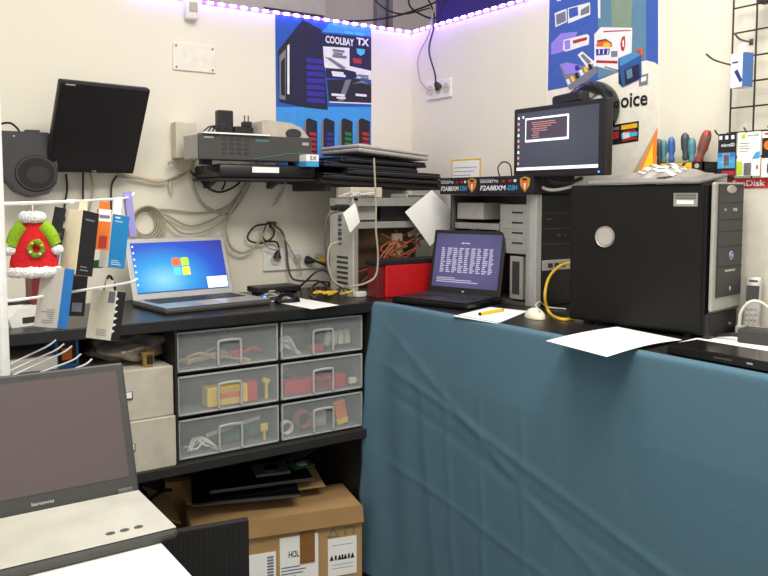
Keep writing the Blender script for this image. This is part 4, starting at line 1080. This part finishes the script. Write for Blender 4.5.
# motherboard cartons
SKYI = mat('ink_sky_text', (70, 170, 225), .5)
def mb_carton(label, y_left, w):
    o = thing('motherboard_carton', label, 'carton', (-.25, y_left, 1.586), RW, 'motherboard cartons on the open tower')
    M().bx(0, w, 0, .225, 0, .07, .002).build('carton', BLKM, o)
    M().bx(.005, w*.3, -.001, 0, .055, .06).build('print_line', INKG, o)
    text('GIGABYTE', o, INKW, .01*1, w*.38, .045, .055, -.0014, .01)
    text('F2A88XM', o, INKW, .01, w*.52, .014, .034, -.0014, .02, .15)
    text('-D3H', o, SKYI, w*.53, w*.73, .014, .034, -.0014, .02, .15)
    m = M()
    m.use(INKR).rect(w*.45, w*.5, .046, .054, -.0012); m.rect(w*.57, w*.62, .046, .056, -.0012); m.use(INKW).rect(w*.66, w*.71, .046, .056, -.0012)
    m.build('print', None, o)
    cx = w*.86; m = M()
    m.use(mat('ink_gold', (196, 148, 56), .5)).flat([(cx-.028, .058), (cx, .066), (cx+.028, .058), (cx+.024, .03), (cx, .006), (cx-.024, .03)], -.0012)
    m.use(INKO).flat([(cx-.016, .05), (cx+.016, .05), (cx+.012, .02), (cx, .012), (cx-.012, .025)], -.0018)
    m.use(INKW).flat([(cx-.006, .04), (cx+.006, .042), (cx+.004, .02), (cx-.002, .016)], -.0022)
    m.use(INKK).flat([(cx-.02, .056), (cx, .06), (cx+.018, .055), (cx, .05)], -.0024)
    m.build('emblem', None, o)
    return o
mb_carton('black motherboard carton above the white paper, nearer the corner', -.552, .25)
mb_carton('black motherboard carton below the lit monitor', -.808, .31)
o = thing('wall_notice', 'white notice with a yellow border on the right wall', 'notice', (-.001, -.32, 1.60), RW)
y0 = hX(452, 165).y; y1 = hX(481, 165).y
o.location.y = y0; w = y0-y1
M().bx(0, w, -.0015, 0, 0, .15).build('sheet', INKY, o); M().bx(.008, w-.008, -.002, -.0015, .008, .142).build('paper', PAPER, o)
m = M()
for i in range(6): m.rect(.014, w*random.uniform(.6, .9), .02+.018*i, .0225+.018*i, -.0024)
m.build('print_lines', INKG, o)

# ---- right monitor on its dome mount
o = thing('monitor', 'wide black monitor with dark desktop on the right wall', 'monitor', (-.25, -1.235, 1.648), (0, 0, RW-rad(1)))
w, h = .46, .262
M().bx(-w/2, w/2, 0, .032, 0, h, .005).build('housing', BLK, o)
MS = screen_mat('dark_desktop', [(0, (84, 88, 104)), (.6, (74, 78, 94)), (1, (64, 67, 82))], (.5, .5), (.8, .8), .9)
M().rect(-w/2+.02, w/2-.034, .026, h-.018, -.001).build('screen', MS, o)
LITG = mat('lit_bar', (220, 225, 230), emit=(225, 230, 235), es=.85)
M().rect(-w/2+.02, w/2-.034, .0265, .038, -.0016).build('taskbar', LITG, o)
m = M()
for i in range(9): m.use((mat('lit_salmon', (210, 150, 140), emit=(205, 140, 130), es=.7), LITG)[i % 3 == 0]).rect(-w/2+.024, -w/2+.034, .22-.0215*i, .23-.0215*i, -.0018)
m.use(LITG).rect(-w/2+.05, -w/2+.058, .222, .232, -.0018)
m.build('screen_icons', None, o)
win = M().rect(-.165, .058, .132, .222, -.0016).build('screen_window', LITG, o)
M().rect(-.159, .05, .141, .215, -.0022).build('window_pane', mat('lit_pane', (56, 50, 62), emit=(74, 62, 76), es=.75), win)
m = M()
for i in range(8): m.rect(-.13+.004*(i % 3), random.uniform(-.05, .02) if i < 5 else -.09, .202-.0078*i, .2045-.0078*i, -.0026)
m.build('window_text', mat('lit_rose', (190, 130, 130), emit=(196, 130, 128), es=.7), win)
M().sph((w/2-.03, -.002, .012), .003).build('power_lamp', mat('blue_lamp'), o)
M().bx(-.1, .1, .032, .06, .06, .2, .012).build('back_shell', BLK, o)
M().bx(-.03, .03, .055, .2, .1, .16, .01).build('wall_arm', CHAR, o)
o = thing('dome_mount', 'black round dome on the wall behind the wide monitor', 'wall mount', (-.001, -1.205, 1.925), RW)
M().lathe([(.106, 0), (.112, -.02), (.108, -.06), (.085, -.1), (.045, -.125), (.0001, -.13)][::1], 36, (0, 0, -.02), 'Y', (1, .95)).build('dome', BLKG, o, True)
M().box((.0, -.15, .01), (.15, .05, .045), .012, (0, -.06, 0)).build('bar', BLK, o)
zc_ = [(536, 178), (540, 186), (552, 190), (570, 187), (584, 180)]
cable('pale cable sagging in an arc below the wide monitor', chain(hX, zc_, -.2), .006, CABW)
cable('black cable sagging below the wide monitor', chain(hX, [(545, 176), (550, 182), (566, 184), (582, 178)], -.21), .007, CABB)
cable('thin dark cable loop on the wall left of the wide monitor', chain(hX, [(500, 178), (498, 168), (503, 162), (510, 165), (512, 178)], -.1), .003, CABB)
solo('small_speaker', 'dark speaker behind the left edge of the wide monitor', 'speaker', M().box((0, 0, .07), (.05, .07, .135), .014).cyl((0, -.036, .08), (0, -.032, .08), .018), CHAR, (-.06, -.93, 1.6565), RW)

# ---- big black tower
o = thing('computer_tower', 'big black computer tower with silver front on the right counter', 'computer tower', (-.211, -1.874, BZ), rad(8.9))
# local: x 0..w along front to the right, y 0 at front, +y to the back
w, dp, h = .195, .47, .466
m = M(); m.bx(-w/2, w/2, .0, dp, .012, h-.004, .004); m.build('case', mat('black_steel', (17, 16, 16), .55, spec=.25), o)
for a in (-.07, .07):
    for b in (.06, dp-.06): M().cyl((a, b, 0), (a, b, .014), .016).build('rubber_foot', BLKM, o)
M().bx(-w/2-.0025, -w/2, .012, dp-.006, .02, h-.012, .001).build('side_panel', mat('black_panel', (17, 15, 15), .5, spec=.3), o)
v = M(); v.lathe([(.030, 0), (.034, -.004), (.034, .003)], 32, (0, 0, 0), 'Y'); vo = v.build('round_vent', SILV, o, True, (-w/2-.004, .335, .295), -PI/2)
M().lathe([(.028, 0), (.028, -.0045)], 32, (0, 0, 0), 'Y').build('vent_grille', LGREY, vo, True)
m = M()
for i in range(6):
    for j in range(7): m.cyl((-w/2-.0032, .30+.016*i, .1+.016*j), (-w/2-.0024, .30+.016*i, .1+.016*j), .003, seg=6)
m.build('vent_holes', mat('hole_black', (8, 8, 8), .8), o)
st = M().bx(-w/2-.0032, -w/2-.0024, .03, .105, .395, .435).build('sticker', mat('sticker_grey', (150, 148, 140), .5), o)
M().bx(-w/2-.0036, -w/2-.0032, .042, .095, .402, .413).build('white_strip', PAPER, st)
m = M()
for i in range(4): m.bx(-w/2-.0036, -w/2-.0032, .035, .1, .418+.0042*i, .4196+.0042*i)
m.build('print', INKK, st)
FZ0 = .085
sf = M().bx(-w/2-.0035, w/2+.002, -.022, -.010, FZ0, h, .005).build('silver_front', mat('silver_bezel', (176, 174, 166), .4, metal=.3), o)
bp_ = M().bx(-w/2+.017, w/2-.008, -.026, -.02, FZ0+.04, h-.004, .006).build('black_door', CHAR, sf)
m = M()
for zz in (.405, .355, .32, .275, .215): m.bx(-w/2+.019, w/2-.010, -.0268, -.026, zz, zz+.002)
m.build('door_lines', BLKM, bp_)
m = M(); m.cyl((-.04, -.028, .385), (-.04, -.026, .385), .004); m.cyl((.02, -.028, .385), (.02, -.026, .385), .005); m.cyl((.035, -.028, .385), (.035, -.026, .385), .005)
m.build('button', LGREY, bp_)
m = M(); m.torus((.01, -.0265, .248), .011, .0025, axis='Y'); m.sph((.01, -.026, .248), .005); m.build('power_button', mat('pale_blue_ring', (150, 160, 190), .4), bp_, True)
M().bx(-.03, .04, -.0272, -.026, .2, .206, .001).build('disc_slot', LGREY, bp_)
M().sph((.01, -.026, .148), .006, (1, .4, 1.2)).build('badge', SILV, bp_, True)
M().lathe([(.034, -.0265), (.03, -.029)], 24, (.0, 0, h-.02), 'Y', (1, .35)).build('door_catch', SILV, bp_, True)
lb = M().bx(-w/2, w/2, -.014, .004, .004, FZ0-.008, .006).build('lower_panel', BLK, o)
M().bx(-w/2, w/2, -.016, -.01, FZ0-.006, FZ0-.001).build('silver_line', STEELD, o)
text('hp', lb, LGREY, .035, .055, .03, .043, -.0148, .01)
# things on the tower
tt = BZ+h-.004
o = thing('metal_plate', 'thin grey plate lying tilted on top of the black tower', 'plate', (-.216, -1.874, tt+.013), (0, rad(-7), rad(8.9)))
M().bx(-w/2-.004, w/2-.01, .02, .4, 0, .010, .003).build('plate', mat('plate_grey', (150, 149, 148), .4, metal=.3), o)
M().bx(-.04, .03, .16, .19, .010, .014, .001).build('catch', CHAR, o)
o = thing('plastic_bag', 'crumpled clear bag with white stripes on the black tower', 'bag', (-.195, -1.655, tt+.0235), (0, rad(-7), rad(8.9)))
def bagfn(u, v):
    x = (u-.5)*.15; y = (v-.5)*.26
    hgt = .031*max(0, 1-abs(2*u-1)**2.2)*max(0, 1-abs(2*v-1)**2)
    return Vector((x, y, .002+hgt*(1+.25*math.sin(u*17+v*9))+.004*math.sin(v*31+u*13)))
M().grid(bagfn, 30, 40, .001).build('film', mat('grey_film', (152, 146, 140), .3, var=.15, bump=.4), o, True)
m = M()
for k in range(5):
    def sfn(u, v, k=k):
        a = .12+.13*k; p_ = bagfn(a+.06*u+.12*v, .22+.6*v); p_.z += .003; return p_
    m.grid(sfn, 3, 20)
m.build('white_stripes', PAPER, o, True)

# ---- screwdrivers in a holder on the right wall
yl = hX(680, 168, -.05).y; yr = hX(712, 168, -.05).y; zl = hX(690, 171, -.05).z
o = thing('tool_holder', 'black and yellow holder strip on the right wall with screwdrivers', 'tool holder', (-.001, hX(655, 168, -.05).y, zl), RW)
wd = hX(655, 168, -.05).y-yr
m = M(); m.bx(0, wd, -.1, -.09, 0, .028); m.bx(0, wd, -.022, 0, 0, .028); m.bx(0, wd, -.1, 0, -.004, 0); m.bx(0, .004, -.1, 0, 0, .028); m.bx(wd-.004, wd, -.1, 0, 0, .028); m.build('trough', BLKM, o)
M().bx(.02, wd-.04, -.102, -.1, .003, .026).build('yellow_band', mat('holder_yellow', (238, 184, 30), .5), o)
m = M()
for i in range(5): m.prism([(.03+.05*i, .004), (.05+.05*i, .025), (.062+.05*i, .025), (.042+.05*i, .004)], -.1026, -.102)
m.build('print', INKK, o)
M().cyl((wd-.02, -.103, .014), (wd-.02, -.1, .014), .008).build('eyelet', LGREY, o)
def driver(label, u, vt, vb, ub, mt, r, tip=None):
    """handle seen from (ub,vb) up to (u,vt)"""
    x = -.058
    a = hX(ub, vb, x); b = hX(u, vt, x)
    o = thing('screwdriver', label, 'screwdriver', a, 0, 'screwdrivers in the wall holder')
    d = b-a; L = d.length; q = d.to_track_quat('Z', 'Y').to_euler(); o.rotation_euler = q
    M().lathe([(r*.75, 0), (r*.9, L*.1), (r*.7, L*.2), (r*.85, L*.4), (r, L*.7), (r*.9, L*.9), (r*.4, L)], 14).build('handle', mt, o, True)
    m = M()
    for k in range(6):
        an = k*PI/3; m.bx(math.cos(an)*r*.9-.0012, math.cos(an)*r*.9+.0012, math.sin(an)*r*.9-.0012, math.sin(an)*r*.9+.0012, L*.4, L*.82)
    m.build('grip_ridges', tip or mt, o)
    if mt.name == 'taupe_grip':
        M().lathe([(r*.72, L*.9), (r*.92, L*.9), (r*.5, L*1.02)], 14).build('red_cap', REDH, o, True); M().lathe([(r*.7, -.002), (r*.96, L*.06), (r*.8, L*.16)], 14).build('red_collar', REDH, o, True)
    bl = max(.02, a.z-zl-.004)
    M().cyl((0, 0, 0), (0, 0, -bl*.96), .003, .003, 8).build('blade', CHROME, o, True)
    return o
GRH = mat('grey_green_handle', (74, 92, 92), .4)
driver('grey green screwdriver beside the orange card, first in the holder', 659, 139, 163, 660, GRH, .012)
driver('teal screwdriver second from the orange card in the holder', 664, 140, 163, 664, TEAL, .011)
driver('bright blue screwdriver in the wall holder', 671.5, 137, 162, 671.5, BLUEH, .012)
driver('dark grey round topped screwdriver in the wall holder', 685, 133, 160, 686, mat('dark_handle', (60, 70, 72), .4), .014)
driver('pale teal screwdriver beside the red one in the wall holder', 692, 138, 163, 692, TEAL, .013)
driver('large red and grey screwdriver leaning in the wall holder', 708, 131, 163, 698, mat('taupe_grip', (128, 86, 76), .5), .017, REDH)
o = thing('display_card', 'pointed orange and yellow card leaning behind the striped bag', 'card', (-.13, -1.5, tt+.002), 0)
a, b, c = hX(634, 162, -.14), hX(657, 128, -.09), hX(656, 164, -.14)
o.location = (0, 0, 0)
def tri(m, pts, n, th):
    f = m.bm.faces.new([m.bm.verts.new(Vector(q)) for q in pts]); m.bm.normal_update(); bmesh.ops.solidify(m.bm, geom=[f], thickness=th); return m
a.z = c.z = 1.6125
a2 = a+(c-a)*.2
m = M(); tri(m, (a, c, b), 0, .003); m.build('board', mat('card_orange', (226, 120, 40), .6), o)
g = (a+b+c)/3; off = Vector((-.004, -.001, .001))
m = M(); tri(m, [g+(q-g)*.62+off for q in (a, c, b)], 0, .001); m.build('print', INKY, o)
d2 = a+Vector((.02, .05, 0)); m = M(); tri(m, (d2, a, b), 0, .003); m.build('side', mat('card_beige', (186, 158, 124), .7), o)
m = M(); tri(m, [c+(q-c)*.36+off*1.6 for q in (a, c, b)], 0, .001); m.build('dark_print', INKK, o)

# ---- wire grid with hanging packages
GRID = mat('dark_wire', (58, 54, 50), .5, metal=.3)
o = thing('wire_grid', 'dark wire grid panel hanging on the right wall', 'grid panel', (-.03, -1.775, 1.537), RW)
for i in range(9): M().cyl((.0795*i, 0, 0), (.0795*i, 0, .85), .003, seg=8).build('upright_wire', GRID, o, True)
for i in range(11): M().cyl((-.003, .005, .002+.0785*i+.005), (.64, .005, .002+.0785*i+.005), .0028, seg=8).build('cross_wire', GRID, o, True)
for zz in (.1, .7): M().cyl((.0, .0, zz), (.0, .029, zz), .004, seg=8).build('wall_clip', GRID, o, True)
def hook(label, y, z, L=.09):
    o = thing('grid_hook', label, 'hook', (-.033, y, z), RW, 'hooks on the wire grid')
    M().tube([(0, 0, 0), (0, -L*.7, .002), (0, -L, .016)], .0026).build('peg', STEELD, o, True)
    M().bx(-.006, .006, -.003, .001, -.006, .012).build('clip', STEELD, o)
    return o
# hook sticking out to the left with blue white box
hk = thing('grid_hook', 'grey hook on the grid carrying the white and blue box', 'hook', (-.033, -1.795, hX(741, 66, -.03).z), RW, 'hooks on the wire grid')
e0 = hX(711, 57, -.22); 
M().tube([(0, 0, .0), (.0, -.08, .004), (0, -.13, .010), (0, -.165, .022)], .003).build('peg', STEELD, hk, True)
M().bx(-.006, .006, -.003, .001, -.008, .016).build('clip', STEELD, hk)
q = hX(741, 88, -.1)
o = thing('hanging_package', 'white and blue box hanging on the wire grid', 'package', (-.1, q.y, q.z), RW+rad(-8))
M().bx(-.026, .026, -.018, .018, 0, .105, .002).build('carton', PAPER, o)
M().bx(.0265, .026, -.0185, .0185, .001, .104).build('blue_side', mat('carton_blue', (70, 112, 178), .5), o)
M().bx(.019, .0268, -.0192, -.018, .0, .104).build('blue_front', mat('carton_blue'), o)
m = M(); m.flat([(-.012, .05), (.0, .056), (.02, .02), (.01, .014)], -.0186); m.rect(-.02, .002, .075, .08, -.0186); m.build('print', DBLUE, o)
M().bx(-.012, .012, -.001, .001, .104, .135).build('hang_tab', PAPER, o)
def blister(label, u0, u1, v0, v1, x, base, deco, group=None):
    a = hX(u0, v1, x); b = hX(u1, v0, x); um = (u0+u1)/2
    z0 = hX(um, v1, x).z; z1 = hX(um, v0, x).z
    o = thing('memory_card_package', label, 'package', (x, a.y, z0), RW, 'memory card packages on the grid')
    w, h = a.y-b.y, z1-z0
    M().bx(0, w, -.002, .002, 0, h, .0005).build('backing_card', base, o)
    deco(o, w, h); return o, w, h
def d1(o, w, h):
    m = M()
    m.use(SKY).rect(0, w, h*.18, h*.55, -.0026); m.use(INKR).rect(w*.25, w, h*.02, h*.12, -.0026)
    m.use(INKC).rect(w*.1, w*.9, h*.3, h*.36, -.003)
    m.use(BLUE).rect(0, w, h*.45, h*.55, -.0029)
    for i in range(3): m.use(INKW).rect(w*(.06+.34*i), w*(.24+.34*i), h*.86, h*.95, -.0028)
    m.build('print', None, o)
    text('microSD', o, INKW, w*.2, w*.96, h*.69, h*.77, -.003, .02)
    M().bx(w*.38, w*.68, -.006, -.0026, h*.24, h*.5, .001).build('memory_card', mat('memory_navy', (36, 36, 92), .4), o)
    M().bx(w*.3, w*.76, -.0085, -.006, h*.2, h*.54, .002).build('blister', mat('clear_blister', (220, 224, 226), .15, alpha=.14, var=.02), o)
def d2(o, w, h):
    m = M()
    m.use(mat('lime_ink', (190, 220, 40), .5)).rect(0, w*.24, h*.03, h*.34, -.0026); m.flat([(w*(.25+.1*math.cos(t*PI/6)), h*.9+w*.1*math.sin(t*PI/6)) for t in range(12)], -.0026)
    for i in range(4): m.use(INKO if i == 0 else INKG).rect(w*.1, w*(.5+.06*(i % 2)), h*(.56+.06*i), h*(.575+.06*i), -.0026)
    m.use(SKY).flat([(w*.66, h*.38), (w*.8, h*.52), (w, h*.56), (w, h*.4)], -.0026)
    m.use(INKR).rect(w*.86, w*.94, h*.15, h*.24, -.0026)
    m.build('print', None, o)
    text('microSD', o, INKK, w*.46, w*.95, h*.9, h*.95, -.003, .0)
    M().bx(w*.34, w*.64, -.006, -.0026, h*.02, h*.3, .001).build('memory_card', mat('memory_grey', (62, 60, 64), .4), o)
    M().bx(w*.28, w*.7, -.0085, -.006, 0, h*.34, .002).build('blister', mat('clear_blister', (220, 224, 226), .15, alpha=.14, var=.02), o)
def d3(o, w, h):
    m = M(); m.use(BLKM).rect(0, w, h*.42, h*.86, -.0026); m.use(ORANGE).flat([(w*.3+w*.22*math.cos(t*PI/6), h*.7+w*.22*math.sin(t*PI/6)) for t in range(12)], -.003)
    m.use(INKR).rect(w*.1, w*.8, h*.93, h*.97, -.0026); m.build('print', None, o)
    M().bx(w*.3, w*.6, -.006, -.0026, h*.1, h*.3, .001).build('memory_card', BLKM, o)
def d4(o, w, h): pass
blister('blue, black and red memory card package hanging on the grid', 717.5, 736.5, 133.5, 176, -.085, BLKM, d1)
blister('white and lime memory card package beside the blue one', 737, 761, 132, 176, -.09, PAPER, d2)
blister('white package with a black orange panel at the picture edge', 761.5, 784, 131, 177, -.085, PAPER, d3)
hook('hook holding the blue black memory card package', hX(719, 132, -.085).y, hX(727, 136, -.05).z, .075)
hook('hook holding the white package at the picture edge', hX(772, 130, -.085).y, hX(770, 133, -.05).z, .075)
hook('hook holding the white lime memory card package', hX(748, 130, -.085).y, hX(750, 134, -.05).z, .075)
solo('grid_hook', 'bare hook near the top of the wire grid', 'hook', M().tube([(0, 0, 0), (0, -.06, .002), (0, -.09, .016)], .003).box((0, 0, 0), (.012, .004, .02)), STEELD, (-.033, -1.84, hX(765, 40, -.03).z), RW, 'hooks on the wire grid', True)
solo('hanging_package', 'dark package at the top right corner of the wire grid', 'package', M().box((0, 0, 0), (.05, .03, .05), .004).box((0, -.017, .01), (.03, .004, .012)), mat('dark_plum', (48, 36, 48), .5), (-.055, -1.905, hX(765, 0, -.05).z+.012), RW)
# display board with red header behind tower
q0 = hX(728, 188, -.07); q1 = hX(790, 188, -.07)
zt_ = hX(755, 178, -.07).z; zb_ = hX(755, 188, -.07).z
o = thing('display_box', 'white display box with red header band behind the black tower', 'display box', (-.07, q0.y, BZ), RW)
w = q0.y-q1.y
M().bx(0, w, 0, .035, 0, zt_-BZ, .002).build('body', mat('display_white', (226, 220, 206), .6), o)
M().bx(0, w, -.002, 0, zb_-BZ, zt_-BZ).build('header', mat('header_red', (196, 50, 44), .5), o)
text('SanDisk', o, INKW, w*.08, w*.62, zb_-BZ+.006, zt_-BZ-.006, -.0026, .02)

# ---- handset, cables, player and papers at the right end
q = hX(752, 322, -.12)
o = thing('cordless_phone', 'silver cordless phone handset standing at the right end', 'phone', (-.125, hX(752, 322, -.12).y, BZ+.012), (rad(-10), 0, RW+rad(20)))
hz = hX(752, 277, -.12).z-BZ-.01
M().bx(-.024, .024, -.012, .012, 0, hz, .01).build('body', SILV, o, True)
M().bx(-.018, .018, -.0135, -.012, hz*.55, hz*.83).build('display', LBLUE, o)
m = M()
for i in range(3):
    for j in range(4): m.box((-.012+.012*i, -.013, hz*.13+.0165*j), (.008, .004, .009), .002)
m.build('keypad', LGREY, o)
M().bx(-.012, .012, -.0135, -.012, hz*.9, hz*.93).build('earpiece', CHAR, o)
M().bx(-.04, .04, -.03, .03, -.012, .018, .006).build('cradle', LGREY, o)
cable('white cable arching in front of the cordless phone', [hX(739, 326, -.2), hX(741, 312, -.2), hX(750, 302, -.19), hX(762, 303, -.17), hX(776, 316, -.15), hX(790, 330, -.13)], .005, CABW)
z = BZ+.0022
o = sheet('white paper lying under the black adapter at the right end', [hZ(676, 343, z), hZ(790, 366, z), hZ(800, 345, z), hZ(712, 334, z)])
q = hZ(752, 344)
o = thing('power_adapter', 'long black adapter block on the white paper, right end', 'adapter', (q.x+.02, q.y-.02, BZ+.002), rad(-78))
M().bx(-.06, .14, -.035, .035, 0, .042, .006).build('block', CHAR, o); M().tube([(-.06, 0, .02), (-.1, .0, .014), (-.15, .005, .006), (-.19, .0, .005)], .006).build('lead', BLK, o, True)
a, b = hZ(668, 347, BZ+.02), hZ(790, 378, BZ+.02)
o = thing('disc_player', 'slim gloss black player at the counter edge, right end', 'player', (-.512, -2.13, BZ+.0045), RW)
M().bx(-.16, .35, -.085, .05, 0, .026, .004).build('case', BLKG, o)
M().bx(-.02, .03, -.0865, -.085, .012, .016).build('badge', CHAR2, o)
M().bx(.07, .085, -.0865, -.085, .012, .016).build('badge', LGREY, o)
m = M(); m.bx(.15, .175, -.0865, -.085, .016, .019); m.bx(.15, .175, -.0865, -.085, .009, .012); m.build('badge', LGREY, o)
z = BZ+.0055
sheet('white paper sheet hanging over the counter edge before the tower', [hZ(546, 341, BZ+.004), hZ(617, 327, z), hZ(682, 340, z), hZ(607, 357, BZ+.002)], bend=-.008)
z = BZ+.0024
sheet('white note paper under the yellow pen on the right counter', [hZ(453, 316, z), hZ(497, 323.5, z), hZ(528, 311, z), hZ(490, 307, z)])
a, b = hZ(480, 314, BZ+.008), hZ(502, 310, BZ+.008)
d = (b-a); L = d.length
o = thing('highlighter_pen', 'yellow pen with black ends lying on the note paper', 'pen', (a+b)/2, math.atan2(d.y, d.x))
M().cyl((-L/2, 0, 0), (L/2, 0, 0), .0062).build('barrel', YEL, o, True)
M().cyl((-L/2-.006, 0, 0), (-L/2, 0, 0), .004, .0064).build('tip', BLKM, o, True); M().cyl((L/2, 0, 0), (L/2+.006, 0, 0), .0064, .005).build('cap', BLKM, o, True)
cable('yellow network cable drooping between the two towers', [hX(574, 262, -.24), hX(560, 266, -.26), hX(549, 278, -.28), hX(545, 296, -.3), hZ(549, 312, BZ+.005), hZ(560, 319, BZ+.005), hZ(574, 319, BZ+.005)], .0055, CABY)
cable('white mouse cable looping behind the white mouse', [hZ(544, 314, BZ+.004), hZ(536, 306, BZ+.02), hZ(540, 302, BZ+.03), hZ(548, 307, BZ+.006), hZ(566, 309, BZ+.005)], .003, CABW)

# ------------------------------------------------------------------ light
wd_ = bpy.data.worlds.new('world'); SC.world = wd_; wd_.use_nodes = True
bg = wd_.node_tree.nodes['Background']; bg.inputs[0].default_value = (1, .985, .93, 1); bg.inputs[1].default_value = .86
def area(name, loc, size, power, col=(1, .968, .89), rot=(0, 0, 0)):
    l = bpy.data.lights.new(name, 'AREA'); l.shape = 'RECTANGLE'; l.size, l.size_y = size; l.energy = power; l.color = col
    o = bpy.data.objects.new(name, l); COL.objects.link(o); o.location = loc; o.rotation_euler = rot; return o
area('ceiling_lamp', (-1.5, -1.5, 3.36), (1.4, .8), 30)
area('ceiling_lamp', (-1.1, -2.7, 3.36), (1.4, .8), 60)
area('ceiling_lamp', (-3.0, -2.6, 3.36), (1.4, .8), 30)

vs = SC.view_settings
vs.view_transform = 'Standard'; vs.look = 'None'; vs.exposure = 0; vs.gamma = 1; vs.use_curve_mapping = False
